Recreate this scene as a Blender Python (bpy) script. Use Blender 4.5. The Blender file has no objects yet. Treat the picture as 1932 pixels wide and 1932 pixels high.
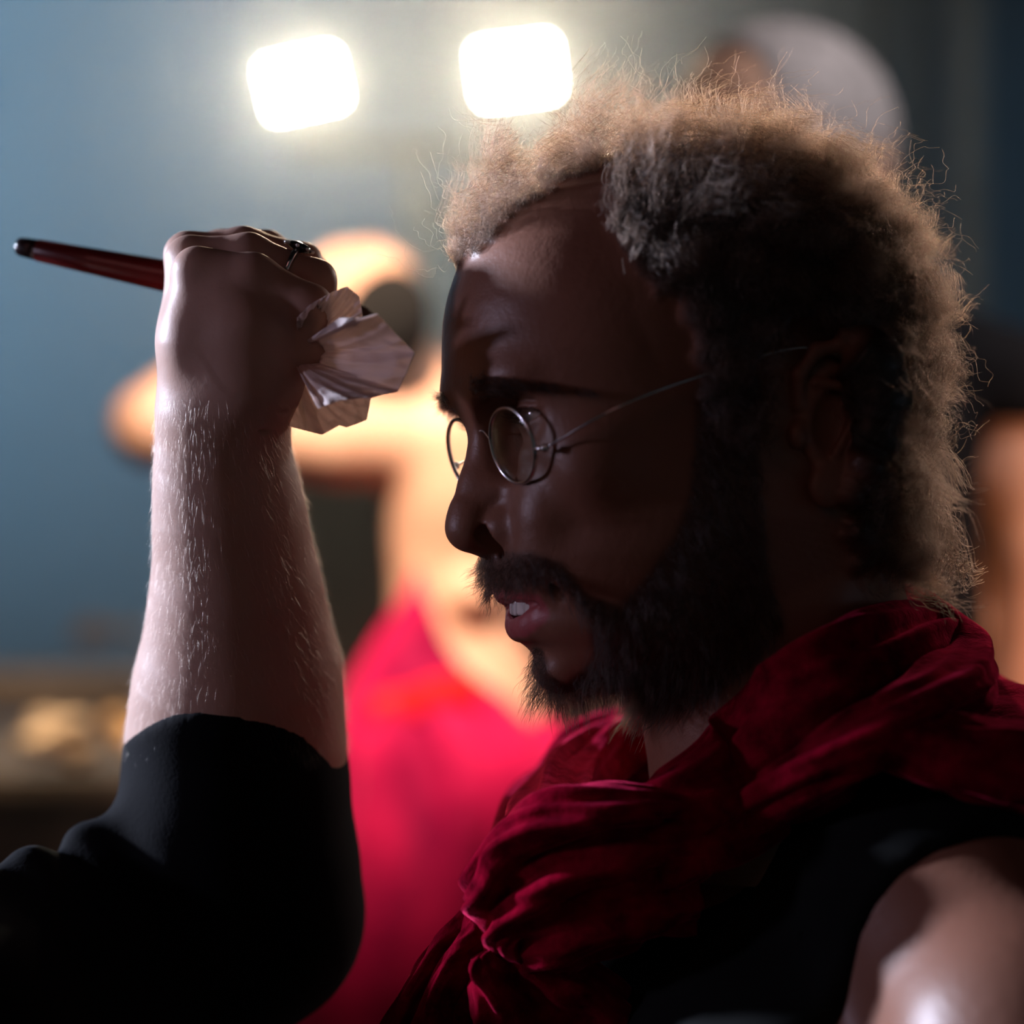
HQ=0.9; NHAIR=26000; NBEARD=13000; LAMPE=220; HAZE=.068
import bpy, math, random
import numpy as np
from mathutils import Vector, Matrix
random.seed(7); RNG=np.random.default_rng(11)
SC=bpy.context.scene; COL=SC.collection
# ------------------------------------------------------------------ camera numbers
CAMD=0.88; Z0=1.45; S=CAMD*24/50/1932          # metres per pixel at the focus plane (y=0)
def P(px,py,y=0.0):
    k=(CAMD+y)/CAMD*S
    return np.array([(px-966)*k, y, Z0-(py-966)*k])
def R(a): return math.radians(a)
# ------------------------------------------------------------------ distance-field modelling
class Grid:
    def __init__(s,lo,hi,h):
        s.h=h; s.lo=np.array(lo,float)
        n=[int(math.ceil((b-a)/h))+1 for a,b in zip(lo,hi)]
        s.ax=[(lo[i]+h*np.arange(n[i])).astype(np.float32) for i in range(3)]
        s.D=np.full(n,50*h if h>1 else 50.0,np.float32)
    def box(s,lo,hi,pad):
        sl=[]
        for i in range(3):
            a=int(max(0,math.floor((lo[i]-pad-s.lo[i])/s.h))); b=int(min(len(s.ax[i]),math.ceil((hi[i]+pad-s.lo[i])/s.h)+1))
            if b<=a: return None
            sl.append(slice(a,b))
        X=s.ax[0][sl[0]][:,None,None]; Y=s.ax[1][sl[1]][None,:,None]; Z=s.ax[2][sl[2]][None,None,:]
        return tuple(sl),X,Y,Z
    def full(s): return s.box([-1e9]*3,[1e9]*3,0)
    def add(s,sl,d,k):
        a=s.D[sl]
        if k<=0: s.D[sl]=np.minimum(a,d); return
        h=np.maximum(k-np.abs(a-d),0)/k
        s.D[sl]=np.minimum(a,d)-h*h*k*0.25
    def sub(s,sl,d,k):
        a=s.D[sl]; d=-d
        if k<=0: s.D[sl]=np.maximum(a,d); return
        h=np.maximum(k-np.abs(a-d),0)/k
        s.D[sl]=np.maximum(a,d)+h*h*k*0.25
    def ell(s,c,r,k=4,rot=None,op='add'):
        m=max(r); bb=s.box([c[i]-m for i in range(3)],[c[i]+m for i in range(3)],k+3*s.h)
        if bb is None: return
        sl,X,Y,Z=bb; x=X-c[0]; y=Y-c[1]; z=Z-c[2]
        if rot is not None:
            M=np.array(rot,np.float32); x,y,z=(M[0,0]*x+M[0,1]*y+M[0,2]*z, M[1,0]*x+M[1,1]*y+M[1,2]*z, M[2,0]*x+M[2,1]*y+M[2,2]*z)
        q=np.sqrt((x/r[0])**2+(y/r[1])**2+(z/r[2])**2)
        g=np.sqrt((x/r[0]**2)**2+(y/r[1]**2)**2+(z/r[2]**2)**2)
        d=q*(q-1)/np.maximum(g,1e-6)
        getattr(s,op)(sl,d.astype(np.float32),k)
    def cone(s,a,b,ra,rb,k=4,op='add',flat=None):
        a=np.array(a,float); b=np.array(b,float); m=max(ra,rb)*(max(flat[3],1) if flat else 1)
        bb=s.box(np.minimum(a,b)-m,np.maximum(a,b)+m,k+3*s.h)
        if bb is None: return
        sl,X,Y,Z=bb; d=b-a; L=float(d@d)+1e-9
        x=X-a[0]; y=Y-a[1]; z=Z-a[2]
        t=np.clip((x*d[0]+y*d[1]+z*d[2])/L,0,1)
        x=x-t*d[0]; y=y-t*d[1]; z=z-t*d[2]
        if flat:      # flat=(nx,ny,nz,scale): cross-section wider by scale along n
            n=flat[:3]; w=x*n[0]+y*n[1]+z*n[2]; e=w*(1/flat[3]-1)
            x=x+e*n[0]; y=y+e*n[1]; z=z+e*n[2]
        dd=np.sqrt(x*x+y*y+z*z)-(ra+(rb-ra)*t)
        getattr(s,op)(sl,dd.astype(np.float32),k)
    def chain(s,pts,k=4,op='add',flat=None):
        for (a,ra),(b,rb) in zip(pts[:-1],pts[1:]): s.cone(a,b,ra,rb,k,op,flat)
    def mesh(s):
        D=s.D; D[0]=D[-1]=5; D[:,0]=5; D[:,-1]=5; D[:,:,0]=5; D[:,:,-1]=5
        I=D<0; c=I[:-1,:-1,:-1]; al=c.copy(); an=c.copy()
        nx,ny,nz=D.shape
        for i in (0,1):
            for j in (0,1):
                for k in (0,1):
                    q=I[i:nx-1+i,j:ny-1+j,k:nz-1+k]; al&=q; an|=q
        act=an&~al; idx=np.argwhere(act); vid=np.full(act.shape,-1,np.int32); vid[act]=np.arange(len(idx))
        cv={}
        for i in (0,1):
            for j in (0,1):
                for k in (0,1): cv[i,j,k]=D[idx[:,0]+i,idx[:,1]+j,idx[:,2]+k]
        acc=np.zeros((len(idx),3)); cnt=np.zeros(len(idx))
        for p in cv:
            for ax in range(3):
                if p[ax]==0:
                    q=list(p); q[ax]=1; q=tuple(q); a=cv[p]; b=cv[q]; m=(a<0)!=(b<0)
                    t=np.where(m,a/np.where(m,a-b,1),0); e=np.zeros((len(idx),3)); e[:]=p; e[:,ax]+=t
                    acc+=e*m[:,None]; cnt+=m
        V=(idx+acc/cnt[:,None])*s.h+s.lo
        F=[]
        for ax in range(3):
            u,v=(ax+1)%3,(ax+2)%3
            sa=[slice(None)]*3; sb=[slice(None)]*3; sa[ax]=slice(0,-1); sb[ax]=slice(1,None)
            A=I[tuple(sa)]; B=I[tuple(sb)]; e=np.argwhere(A!=B)
            ok=(e[:,u]>0)&(e[:,v]>0)&(e[:,u]<D.shape[u]-1)&(e[:,v]<D.shape[v]-1); e=e[ok]
            fl=A[e[:,0],e[:,1],e[:,2]]
            def g(du,dv):
                w=e.copy(); w[:,u]-=du; w[:,v]-=dv; return vid[w[:,0],w[:,1],w[:,2]]
            q=np.stack([g(1,1),g(0,1),g(0,0),g(1,0)],1); q[~fl]=q[~fl][:,::-1]; F.append(q)
        return V,np.concatenate(F)
def relax(V,F,n=2,lam=.5):
    for _ in range(n):
        a=np.zeros_like(V); c=np.zeros(len(V))
        for i in range(4):
            for j in ((i+1)%4,(i-1)%4):
                np.add.at(a,F[:,i],V[F[:,j]]); np.add.at(c,F[:,i],1)
        V=V+lam*(a/np.maximum(c,1)[:,None]-V)
    return V
def normals(V,F):
    n=np.cross(V[F[:,2]]-V[F[:,0]],V[F[:,3 if F.shape[1]>3 else 1]]-V[F[:,1 if F.shape[1]>3 else 0]])
    if F.shape[1]==3: n=-n
    N=np.zeros_like(V)
    for i in range(F.shape[1]): np.add.at(N,F[:,i],n)
    return N/np.maximum(np.linalg.norm(N,axis=1),1e-12)[:,None]
# ------------------------------------------------------------------ objects
def link(o,parent=None):
    COL.objects.link(o)
    if parent is not None: o.parent=parent
    return o
def mk(name,V,F,mat=None,parent=None,smooth=True,attrs=None):
    V=np.asarray(V,float)
    m=bpy.data.meshes.new(name)
    if isinstance(F,np.ndarray):
        k=F.shape[1]; m.vertices.add(len(V)); m.vertices.foreach_set('co',V.astype(np.float32).ravel())
        m.loops.add(F.size); m.loops.foreach_set('vertex_index',F.astype(np.int32).ravel())
        m.polygons.add(len(F)); m.polygons.foreach_set('loop_start',np.arange(0,F.size,k,dtype=np.int32))
        m.update(calc_edges=True)
    else:
        m.from_pydata([tuple(v) for v in V],[],F); m.update()
    m.polygons.foreach_set('use_smooth',np.full(len(m.polygons),smooth))
    for k,a in (attrs or {}).items():
        at=m.attributes.new(k,'FLOAT','POINT'); at.data.foreach_set('value',np.asarray(a,np.float32))
    if mat: m.materials.append(mat)
    return link(bpy.data.objects.new(name,m),parent)
def empty(name,loc,rz=0):
    o=bpy.data.objects.new(name,None); o.location=loc; o.rotation_euler=(0,0,rz); o.empty_display_size=.05; return link(o)
def tag(o,label=None,cat=None,group=None,kind=None):
    if label: o['label']=label
    if cat: o['category']=cat
    if group: o['group']=group
    if kind: o['kind']=kind
    return o
def inv(o,V):      # world points -> local of an unparented empty at o.location
    return np.asarray(V)-np.array(o.location)
def join(parts):
    V=[];F=[];n=0
    for v,f in parts:
        V.append(np.asarray(v,float)); F+= [tuple(int(i)+n for i in q) for q in f]; n+=len(v)
    return np.concatenate(V),F
def catmull(pts,n):
    pts=np.array(pts,float); p=np.vstack([2*pts[0]-pts[1],pts,2*pts[-1]-pts[-2]]); out=[]
    m=len(pts)-1
    for t in np.linspace(0,m,n):
        i=min(int(t),m-1); u=t-i; a,b,c,d=p[i:i+4]
        out.append(.5*((2*b)+(c-a)*u+(2*a-5*b+4*c-d)*u*u+(3*b-a-3*c+d)*u**3))
    return np.array(out)
def sweep(ctrl,n=60,m=20,up=(0,0,1),prof=None,closed=True):
    """ctrl rows: x,y,z,a,b,twist  (a: half width across 'up', b: half thickness)"""
    C=catmull(ctrl,n); X=C[:,:3]; T=np.gradient(X,axis=0); T/=np.linalg.norm(T,axis=1)[:,None]
    V=[]
    for i in range(n):
        t=T[i]; u=np.array(up,float); u=u-t*(u@t); u/=np.linalg.norm(u)+1e-9; w=np.cross(t,u)
        tw=C[i,5] if C.shape[1]>5 else 0; u,w=u*math.cos(tw)+w*math.sin(tw), w*math.cos(tw)-u*math.sin(tw)
        for j in range(m):
            th=2*math.pi*j/m; r=1.0 if prof is None else prof(i/(n-1),th)
            V.append(X[i]+u*C[i,3]*math.cos(th)*r+w*C[i,4]*math.sin(th)*r)
    F=[(i*m+j,i*m+(j+1)%m,(i+1)*m+(j+1)%m,(i+1)*m+j) for i in range(n-1) for j in range(m)]
    F.append(tuple(range(m))[::-1]); F.append(tuple((n-1)*m+j for j in range(m)))
    return np.array(V),F
def bx(c,s,rz=0,bev=.0):
    import bmesh
    bm=bmesh.new(); bmesh.ops.create_cube(bm,size=1); bmesh.ops.scale(bm,vec=s,verts=bm.verts)
    if bev>0: bmesh.ops.bevel(bm,geom=bm.edges[:],offset=bev,segments=3,affect='EDGES',profile=.5)
    V=np.array([v.co[:] for v in bm.verts]); F=[[v.index for v in f.verts] for f in bm.faces]; bm.free()
    if rz: c0,s0=math.cos(rz),math.sin(rz); V=V@np.array([[c0,s0,0],[-s0,c0,0],[0,0,1]])
    return V+np.array(c),F
def lathe(prof,n=32,M=None):
    V=[];F=[]
    for r,z in prof:
        for j in range(n):
            a=2*math.pi*j/n; V.append((r*math.cos(a),r*math.sin(a),z))
    for i in range(len(prof)-1):
        for j in range(n): F.append((i*n+j,i*n+(j+1)%n,(i+1)*n+(j+1)%n,(i+1)*n+j))
    F.append(tuple(range(n))[::-1]); F.append(tuple((len(prof)-1)*n+j for j in range(n)))
    V=np.array(V)
    if M is not None: V=V@np.array(M)[:3,:3].T+np.array(M)[:3,3]
    return V,F
def axis_matrix(a,b):
    """matrix taking +z to direction b-a, origin a"""
    a=np.array(a,float); d=np.array(b,float)-a; d/=np.linalg.norm(d)
    u=np.array([0,0,1.0]) if abs(d[2])<.9 else np.array([1.0,0,0]); x=np.cross(u,d); x/=np.linalg.norm(x); y=np.cross(d,x)
    M=np.eye(4); M[:3,0]=x; M[:3,1]=y; M[:3,2]=d; M[:3,3]=a; return M
def strands(name,pts,rad,mat,parent):
    """pts: (N,k,3); rad: (k,) or (N,k)"""
    N,k,_=pts.shape; hc=bpy.data.hair_curves.new(name); hc.add_curves([k]*N)
    hc.attributes['position'].data.foreach_set('vector',pts.astype(np.float32).ravel())
    r=np.broadcast_to(np.asarray(rad,np.float32),(N,k)).ravel()
    at=hc.attributes.get('radius') or hc.attributes.new('radius','FLOAT','POINT'); at.data.foreach_set('value',r)
    hc.materials.append(mat); return link(bpy.data.objects.new(name,hc),parent)
# ------------------------------------------------------------------ materials
def mat(name):
    m=bpy.data.materials.new(name); m.use_nodes=True; nt=m.node_tree; return m,nt,nt.nodes['Principled BSDF']
def noise(nt,scale,detail=4,rough=.5,vec=None):
    n=nt.nodes.new('ShaderNodeTexNoise'); n.inputs['Scale'].default_value=scale; n.inputs['Detail'].default_value=detail; n.inputs['Roughness'].default_value=rough
    if vec is None:
        tc=nt.nodes.new('ShaderNodeTexCoord'); vec=tc.outputs['Object']
    nt.links.new(vec,n.inputs['Vector']); return n
def ramp(nt,src,stops):
    r=nt.nodes.new('ShaderNodeValToRGB'); nt.links.new(src,r.inputs[0]); e=r.color_ramp.elements
    while len(e)<len(stops): e.new(.5)
    for x,(p,c) in zip(e,stops): x.position=p; x.color=(*c,1) if len(c)==3 else c
    return r
def bump(nt,b,src,strength,dist,prev=None):
    n=nt.nodes.new('ShaderNodeBump'); n.inputs['Strength'].default_value=strength; n.inputs['Distance'].default_value=dist
    nt.links.new(src,n.inputs['Height'])
    if prev: nt.links.new(prev.outputs[0],n.inputs['Normal'])
    nt.links.new(n.outputs[0],b.inputs['Normal']); return n
def simple(name,col,rough=.5,metal=0,var=.15,scale=20,bmp=0,**kw):
    m,nt,b=mat(name); n=noise(nt,scale)
    lo=tuple(c*(1-var) for c in col); hi=tuple(min(1,c*(1+var)) for c in col)
    r=ramp(nt,n.outputs[0],[(.3,lo),(.7,hi)]); nt.links.new(r.outputs[0],b.inputs['Base Color'])
    b.inputs['Roughness'].default_value=rough; b.inputs['Metallic'].default_value=metal
    if bmp: bump(nt,b,n.outputs[0],.5,bmp)
    for k,v in kw.items(): b.inputs[k.replace('_',' ')].default_value=v
    return m
def mixc(nt,a,b,f):
    m=nt.nodes.new('ShaderNodeMix'); m.data_type='RGBA'
    for s,v in ((0,f),(6,a),(7,b)):
        if isinstance(v,(int,float)): m.inputs[s].default_value=v
        elif isinstance(v,tuple): m.inputs[s].default_value=(*v,1)
        else: nt.links.new(v,m.inputs[s])
    return m.outputs[2]
def skin(name,col,masks=(),rough=.45,sss=.12,pore=1.0,spec=.45):
    m,nt,b=mat(name); n1=noise(nt,9,5); n2=noise(nt,900,3,.6); n3=noise(nt,220,4,.6)
    lo=(col[0]*.82,col[1]*.72,col[2]*.7)
    c=ramp(nt,n1.outputs[0],[(.3,lo),(.7,col)]).outputs[0]
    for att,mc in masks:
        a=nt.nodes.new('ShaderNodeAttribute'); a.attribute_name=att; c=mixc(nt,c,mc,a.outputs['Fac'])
    nt.links.new(c,b.inputs['Base Color']); b.inputs['Roughness'].default_value=rough
    b.inputs['Subsurface Weight'].default_value=sss; b.inputs['Subsurface Radius'].default_value=(1,.35,.2); b.inputs['Subsurface Scale'].default_value=.004
    b.inputs['Specular IOR Level'].default_value=spec
    p=bump(nt,b,n3.outputs[0],.35*pore,.0008); bump(nt,b,n2.outputs[0],.35*pore,.0003,p)
    return m
def hairmat(name,col,rough=.3,trans=.4):
    m=bpy.data.materials.new(name); m.use_nodes=True; nt=m.node_tree; nt.nodes.clear()
    o=nt.nodes.new('ShaderNodeOutputMaterial'); h=nt.nodes.new('ShaderNodeBsdfHairPrincipled'); h.parametrization='COLOR'
    h.inputs['Color'].default_value=(*col,1); h.inputs['Roughness'].default_value=rough; h.inputs['Radial Roughness'].default_value=.4
    nt.links.new(h.outputs[0],o.inputs[0]); return m
def cloth(name,col,sheen=.3,sheencol=None,rough=.85,weave=1200,fold=0,lo=None,vs=30):
    m,nt,b=mat(name); n=noise(nt,weave,2); n2=noise(nt,vs,5)
    lo=lo or tuple(c*.6 for c in col); r=ramp(nt,n2.outputs[0],[(.3,lo),(.7,col)]); nt.links.new(r.outputs[0],b.inputs['Base Color'])
    b.inputs['Roughness'].default_value=rough; b.inputs['Sheen Weight'].default_value=sheen; b.inputs['Sheen Roughness'].default_value=.4
    b.inputs['Sheen Tint'].default_value=(*(sheencol or col),1); b.inputs['Specular IOR Level'].default_value=.08
    p=bump(nt,b,n.outputs[0],.4,.0004)
    if fold: bump(nt,b,n2.outputs[0],.7,fold,p)
    return m
# ------------------------------------------------------------------ head (frame: f forward, l towards his left, z up, mm)
PSI=R(72); RHO=R(4); SHM=.2275; FK=SHM/math.sin(PSI)
def fz(px,py,l=0.0): return ((1400-px)*FK, l, (850-py)*SHM)
def sx(f,l): return 1400-f/FK+abs(l)*math.cos(PSI)/SHM       # picture column of a point on the near side
def fs(scr,l): return (1400-scr+abs(l)*math.cos(PSI)/SHM)*FK # inverse
PROF=[(400,975),(450,926),(500,903),(560,882),(600,873),(680,868),(710,870),(740,876),(775,892),(805,908),(840,916),(900,932),(960,940),(1010,936),(1040,920),(1060,912),(1085,916),(1110,925),(1130,938),(1150,950),(1180,950),(1200,960),(1225,984),(1240,994),(1258,1006),(1275,1016),(1292,1034),(1310,1070),(1340,1120)]
WID=[(400,50),(500,62),(600,69),(700,71),(850,70),(1000,67),(1100,60),(1200,51),(1280,42),(1360,34)]
def head_grid(h,nose=1.0,neck=True,mouth=True):
    zlo=-185
    g=Grid((-112,-92,zlo),(150,92,140),h)
    sl,X,Y,Z=g.full(); L=np.abs(Y)
    # face block
    py=850-g.ax[2]/SHM
    a=np.array(PROF,float); pf=(1400-np.interp(py,a[:,0],a[:,1]))*FK
    a=np.array(WID,float); w=np.interp(py,a[:,0],a[:,1])
    pf=np.convolve(np.pad(pf,2,'edge'),np.ones(5)/5,'valid') if h<1.5 else pf
    q=np.clip(L/w[None,None,:],0,1.6)**2.25
    F=pf[None,None,:]-78*(1-np.sqrt(np.clip(1-q,0,1)))-np.clip(q-1,0,9)*500
    d=(X-F)*.75
    back=np.interp(py,[430,600,700,820],[75,45,10,-14])[None,None,:]-X                       # back limit
    A=np.maximum(d,back)
    # jaw underside : line from chin (1040,1322) to gonion (1370,1190) then up
    c0=np.array(fz(1030,1303)); c1=np.array(fz(1400,1180)); t=(c1-c0)[[0,2]]; t/=np.linalg.norm(t); nrm=np.array([t[1],-t[0]]); 
    if nrm[1]>0: nrm=-nrm
    J=(X-c0[0])*nrm[0]+(Z-c0[2])*nrm[1]+0*Y
    k=14; hh=np.maximum(k-np.abs(A-J),0)/k; A=np.maximum(A,J)+hh*hh*k*.25
    A=np.maximum(A,Z-(850-430)*SHM)
    g.add(sl,A.astype(np.float32),0)
    # cranium
    c=fz(1271,660); r=(97,76,84)
    x=np.abs(X-c[0])/r[0]; y=L/r[1]; z=np.abs(Z-c[2])/r[2]
    qq=(x**2.25+y**2.25+z**2.25)**(1/2.25); B=(qq-1)*80
    g.add(sl,B.astype(np.float32),16)
    del A,B,qq,d,F,q
    for s in (-1,1):
        g.ell(fz(930,738,s*24),(14,22,8),10)                 # brow ridge
        g.ell((fs(1110,52),s*50,(850-905)*SHM),(11,9,11),26)   # cheek bone
        g.ell((fs(1003,24),s*27,(850-985)*SHM),(10,12,14),14)   # cheek beside the nose
        g.ell((fs(1010,30),s*31,(850-805)*SHM+1),(20,15,11),9,op='sub') if 0 else None
    # eye sockets
    for s in (-1,1):
        g.ell((118,s*31,9),(13,16,10),9,op='sub')
        g.ell((116,s*17,3),(14,9.5,18),6,op='sub')
    # nose
    if nose:
        off=lambda px,py,r,l=0:((1400-px)*FK-r,l,(850-py)*SHM)
        g.chain([(off(908,785,5),5),(off(893,830,5.5),5.5),(off(880,871,6.2),6.2),(off(864,915,7.5),7.5),(off(844,960,9),9)],6)
        g.ell(off(832,998,11.5),(11.5,11,10.5),6)
        g.cone(off(872,1024,8),off(922,1042,6),6.2,5,4)
        for s in (-1,1):
            g.cone(off(873,935,12,s*6),off(925,950,12,s*10),8,9,8)
            g.ell((fs(948,15)-5,s*13.5,(850-1002)*SHM),(14,8,9.5),5)
        g.cone(off(905,850,14),off(905,960,18),9.5,15,8)
        for s in (-1,1):
            g.ell((fs(930,11)-1,s*10,(850-1026)*SHM),(12,4.8,6.4),1.5,op='sub',rot=[[.92,0,.38],[0,1,0],[-.38,0,.92]])
            g.ell((fs(940,11)-3,s*10,(850-1010)*SHM),(8,3.8,6),1.5,op='sub')
    # lips
    if mouth:
        U=[(0,934,1123,4.2),(7,932,1117,4.6),(15,948,1122,4.2),(21,968,1128,3.2),(26,998,1133,2.2)]
        Lo=[(0,951,1180,6.4),(8,954,1180,6.2),(16,967,1171,4.8),(22,985,1154,3.2),(26,1000,1142,2.2)]
        for s in (-1,1):
            for Q in (U,Lo):
                g.chain([(((1400-px)*FK-r,s*l,(850-py)*SHM),r) for l,px,py,r in Q],3)
        M=[(0,950,1150,4.6),(8,955,1149,3.8),(15,967,1144,2.4),(22,985,1139,1.2)]
        for s in (-1,1):
            for dx in (0,7,13): g.chain([(((1400-px)*FK+3-dx,s*l,(850-py)*SHM),r) for l,px,py,r in M],1,op='sub')
        g.ell(fz(985,1243),(5,20,5),7,op='sub')
        g.ell(fz(1036,1268),(9,13,9),10)
        for s in (-1,1):
            g.cone((fs(985,18)+2,s*20,(850-1010)*SHM),(fs(1045,30)+3,s*33,(850-1130)*SHM),1.6,1.4,5,op='sub')
    # eyelids
    for s in (-1,1):
        e=EYE(s); g.ell(e,(13.6,13.6,13.0),4)
        sl2=g.box((e[0],e[1]-15,e[2]-8),(e[0]+22,e[1]+15,e[2]+8),2); sl_,X,Y,Z=sl2
        u=(Y-e[1])/13.0; zc=e[2]-1.2+1.0*u*s; hgt=3.5*np.clip(1-u*u,0,1)+.01
        dd=np.maximum((np.abs(Z-zc)-hgt),(np.abs(u)-1)*8)+0*X; dd=np.maximum(dd,(e[0]+2)-X)
        g.sub(sl_,dd.astype(np.float32),.8)
        # crease above upper lid
        g.chain([((e[0]+11,e[1]-12,e[2]+4),.6),((e[0]+14.0,e[1],e[2]+6.0),1.0),((e[0]+9,e[1]+12*1,e[2]+4.5),.6)],2,op='sub')
    # ears
    for s in (-1,1):
        o=np.array((-2.0,s*70,3.0))
        def q(f,z,l=0): return tuple(o+np.array((f,s*l,z)))
        g.ell(q(-4,2,5),(15,5,27),5,rot=[[.95,-.25*s,-.18],[.2*s,.97,0],[.18,0,.98]])
        g.ell(q(-2,-1,10),(9,6,14),2,op='sub'); g.ell(q(-6,14,10),(6,4.5,8),2,op='sub')
        H=[(10,8,4),(11,20,7),(4,30,10),(-8,32,12),(-18,24,13),(-21,10,13),(-18,-4,12),(-12,-16,9),(-5,-26,6)]
        g.chain([(q(*x_),3.0) for x_ in H],2)
        g.ell(q(-1,-25,5),(8,4.2,9),4); g.ell(q(11,-4,4),(4,4,6),3)
        g.chain([(q(4,17,8),2.0),(q(-10,15,10),2.4),(q(-12,2,10),2.4),(q(-4,-12,8),2.2)],2)
    if neck:
        g.chain([(fz(1400,980),54),(fz(1430,1150),56),(fz(1490,1400),60),(fz(1530,1700),70)],22)
        g.cone(fz(1290,1385),fz(1330,1500),12,11,14)        # larynx
        for s in (-1,1): g.cone((-20,s*56,-45),(fz(1330,1560)[0],s*20,-150),10,9,12)
    return g
def EYE(s): return (100,s*31,10.8)
class Frame:
    def __init__(s,org,yaw,roll=0,scale=.001,pitch=0):
        c,n=math.cos(yaw),math.sin(yaw)
        f=np.array([-n,-c,0]); l=np.array([c,-n,0]); z=np.array([0,0,1.0])
        l,z=l*math.cos(roll)+z*math.sin(roll), z*math.cos(roll)-l*math.sin(roll)
        f,z=f*math.cos(pitch)-z*math.sin(pitch), z*math.cos(pitch)+f*math.sin(pitch)
        s.M=np.stack([f,l,z])*scale; s.o=np.array(org,float)
    def w(s,p): return np.asarray(p,float)@s.M+s.o
def pip(x,y,poly):
    r=np.zeros(len(x),bool); n=len(poly)
    for i in range(n):
        x0,y0=poly[i]; x1,y1=poly[(i+1)%n]
        if y0==y1: continue
        c=((y0>y)!=(y1>y))&(x<(x1-x0)*(y-y0)/(y1-y0)+x0); r^=c
    return r
SCALP=[(860,250),(890,510),(925,470),(965,436),(1050,372),(1120,348),(1165,350),(1150,420),(1145,500),(1190,565),(1250,620),(1285,700),(1300,850),(1380,860),(1395,740),(1420,675),(1500,655),(1560,700),(1575,850),(1545,980),(1570,1090),(1760,1100),(1900,600),(1500,100)]
BEARD=[(1285,740),(1380,740),(1400,1000),(1410,1110),(1440,1190),(1380,1265),(1290,1330),(1200,1365),(1000,1390),(985,1290),(1000,1262),(1050,1290),(1095,1240),(1085,1170),(1050,1120),(1030,1100),(1000,1110),(960,1112),(900,1118),(890,1050),(930,1046),(985,1050),(1040,1070),(1085,1130),(1140,1150),(1190,1100),(1240,1030),(1270,950)]
SOUL=[(960,1212),(1005,1222),(1015,1262),(985,1262)]
# ------------------------------------------------------------------ the man in profile
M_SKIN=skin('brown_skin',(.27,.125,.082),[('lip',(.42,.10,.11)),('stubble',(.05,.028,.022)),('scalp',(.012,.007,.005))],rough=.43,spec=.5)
M_HAIR=hairmat('dark_brown_curly_hair',(.034,.017,.010),.34)
M_TROU=simple('dark_trousers',(.02,.02,.024),.9); M_SHOE=simple('black_shoe_leather',(.012,.012,.012),.4)
M_BEARD=hairmat('black_beard_hair',(.016,.010,.008),.35)
HO=P(1400,850,.055); HF=Frame(HO,PSI,RHO)
root=empty('person',(HO[0],HO[1],Z0-.35))
tag(root,'man in profile with curly backlit hair, dark beard, bare shoulder and dark vest','person')
hb=HF
g=head_grid(HQ); V,F=g.mesh(); del g
V=relax(V,F,1,.4); N=normals(V,F)
def masks(V,N):
    X=sx(V[:,0],V[:,1]); Y=850-V[:,2]/SHM; al=np.abs(V[:,1])
    front=V[:,0]
    wx=9*np.sin(V[:,2]*.35+V[:,0]*.2)+6*np.sin(V[:,2]*.9-V[:,0]*.6); wy=9*np.sin(V[:,0]*.4+V[:,1]*.3)+6*np.sin(V[:,0]*1.1)
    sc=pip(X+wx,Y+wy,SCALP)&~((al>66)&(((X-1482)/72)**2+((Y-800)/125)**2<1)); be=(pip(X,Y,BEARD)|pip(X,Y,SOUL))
    lipu=(al<26)&(Y>1110+al*.6)&(Y<1170)&(V[:,0]>78)&pip(X-al*0,Y,[(900,1118),(935,1112),(975,1112),(1045,1128),(1045,1140),(1000,1160),(940,1160)])
    lipl=(al<26)&pip(X,Y,[(930,1150),(1000,1136),(1045,1134),(1010,1175),(975,1203),(930,1200)])
    return sc,be,lipu|lipl
sc,be,lip=masks(V,N)
def soften(m,F,n):
    a=m.astype(float)[:,None]; return relax(a,F,n,.6)[:,0]
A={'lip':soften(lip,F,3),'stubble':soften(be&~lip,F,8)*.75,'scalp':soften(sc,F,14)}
disp=A['scalp']*np.interp(V[:,0],[-70,-20,40,75],[15,11,5,1.5])*np.interp(V[:,2],[-70,-30,20],[.3,.8,1]); V=V+N*disp[:,None]; V=relax(V,F,1,.4)
# torso: chest, shoulders, upper arms (world, metres)
lat=np.array([math.cos(PSI),-math.sin(PSI),0]); fw=np.array([-math.sin(PSI),-math.cos(PSI),0]); up=np.array([0,0,1.])
NB=P(1530,1500,.06)
def legs(root,cx,cy,hip,yaw,m,ms,gap=.095,r=.085):
    g=Grid((-260,-200,0),(260,260,hip*1000+60),9); H=hip*1000
    g.ell((0,0,H-30),(165,115,130),30)
    for s in (-1,1): g.chain([((s*gap*900,0,H-60),r*1050),((s*gap*1000,-10,H*.52),r*760),((s*gap*1000,10,60),r*600)],30)
    v,f=g.mesh(); v=relax(v,f,3); c,n=math.cos(yaw),math.sin(yaw); M=np.array([[c,n,0],[-n,c,0],[0,0,1]])
    mk('trousers',inv(root,v*.001@M+np.array((cx,cy,0))),f,m,root)
    for s in (-1,1):
        g=Grid((-70,-210,0),(70,110,140),7); g.ell((0,-50,38),(46,130,38),10); g.cone((0,15,50),(0,15,110),48,44,20); v,f=g.mesh(); v[:,2]=np.maximum(v[:,2],4); v=relax(v,f,2)
        v=v+np.array((s*gap*1000,0,0)); mk('shoe',inv(root,v*.001@M+np.array((cx,cy,0))),f,ms,root)
def TW(f,l,z): return NB+(fw*f+lat*l+up*z)*.001
tg=Grid((-185,-290,-560),(195,290,60),4.0)
tg.ell((-8,0,-190),(112,150,190),30); tg.ell((-5,0,-420),(105,140,190),40)
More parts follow.
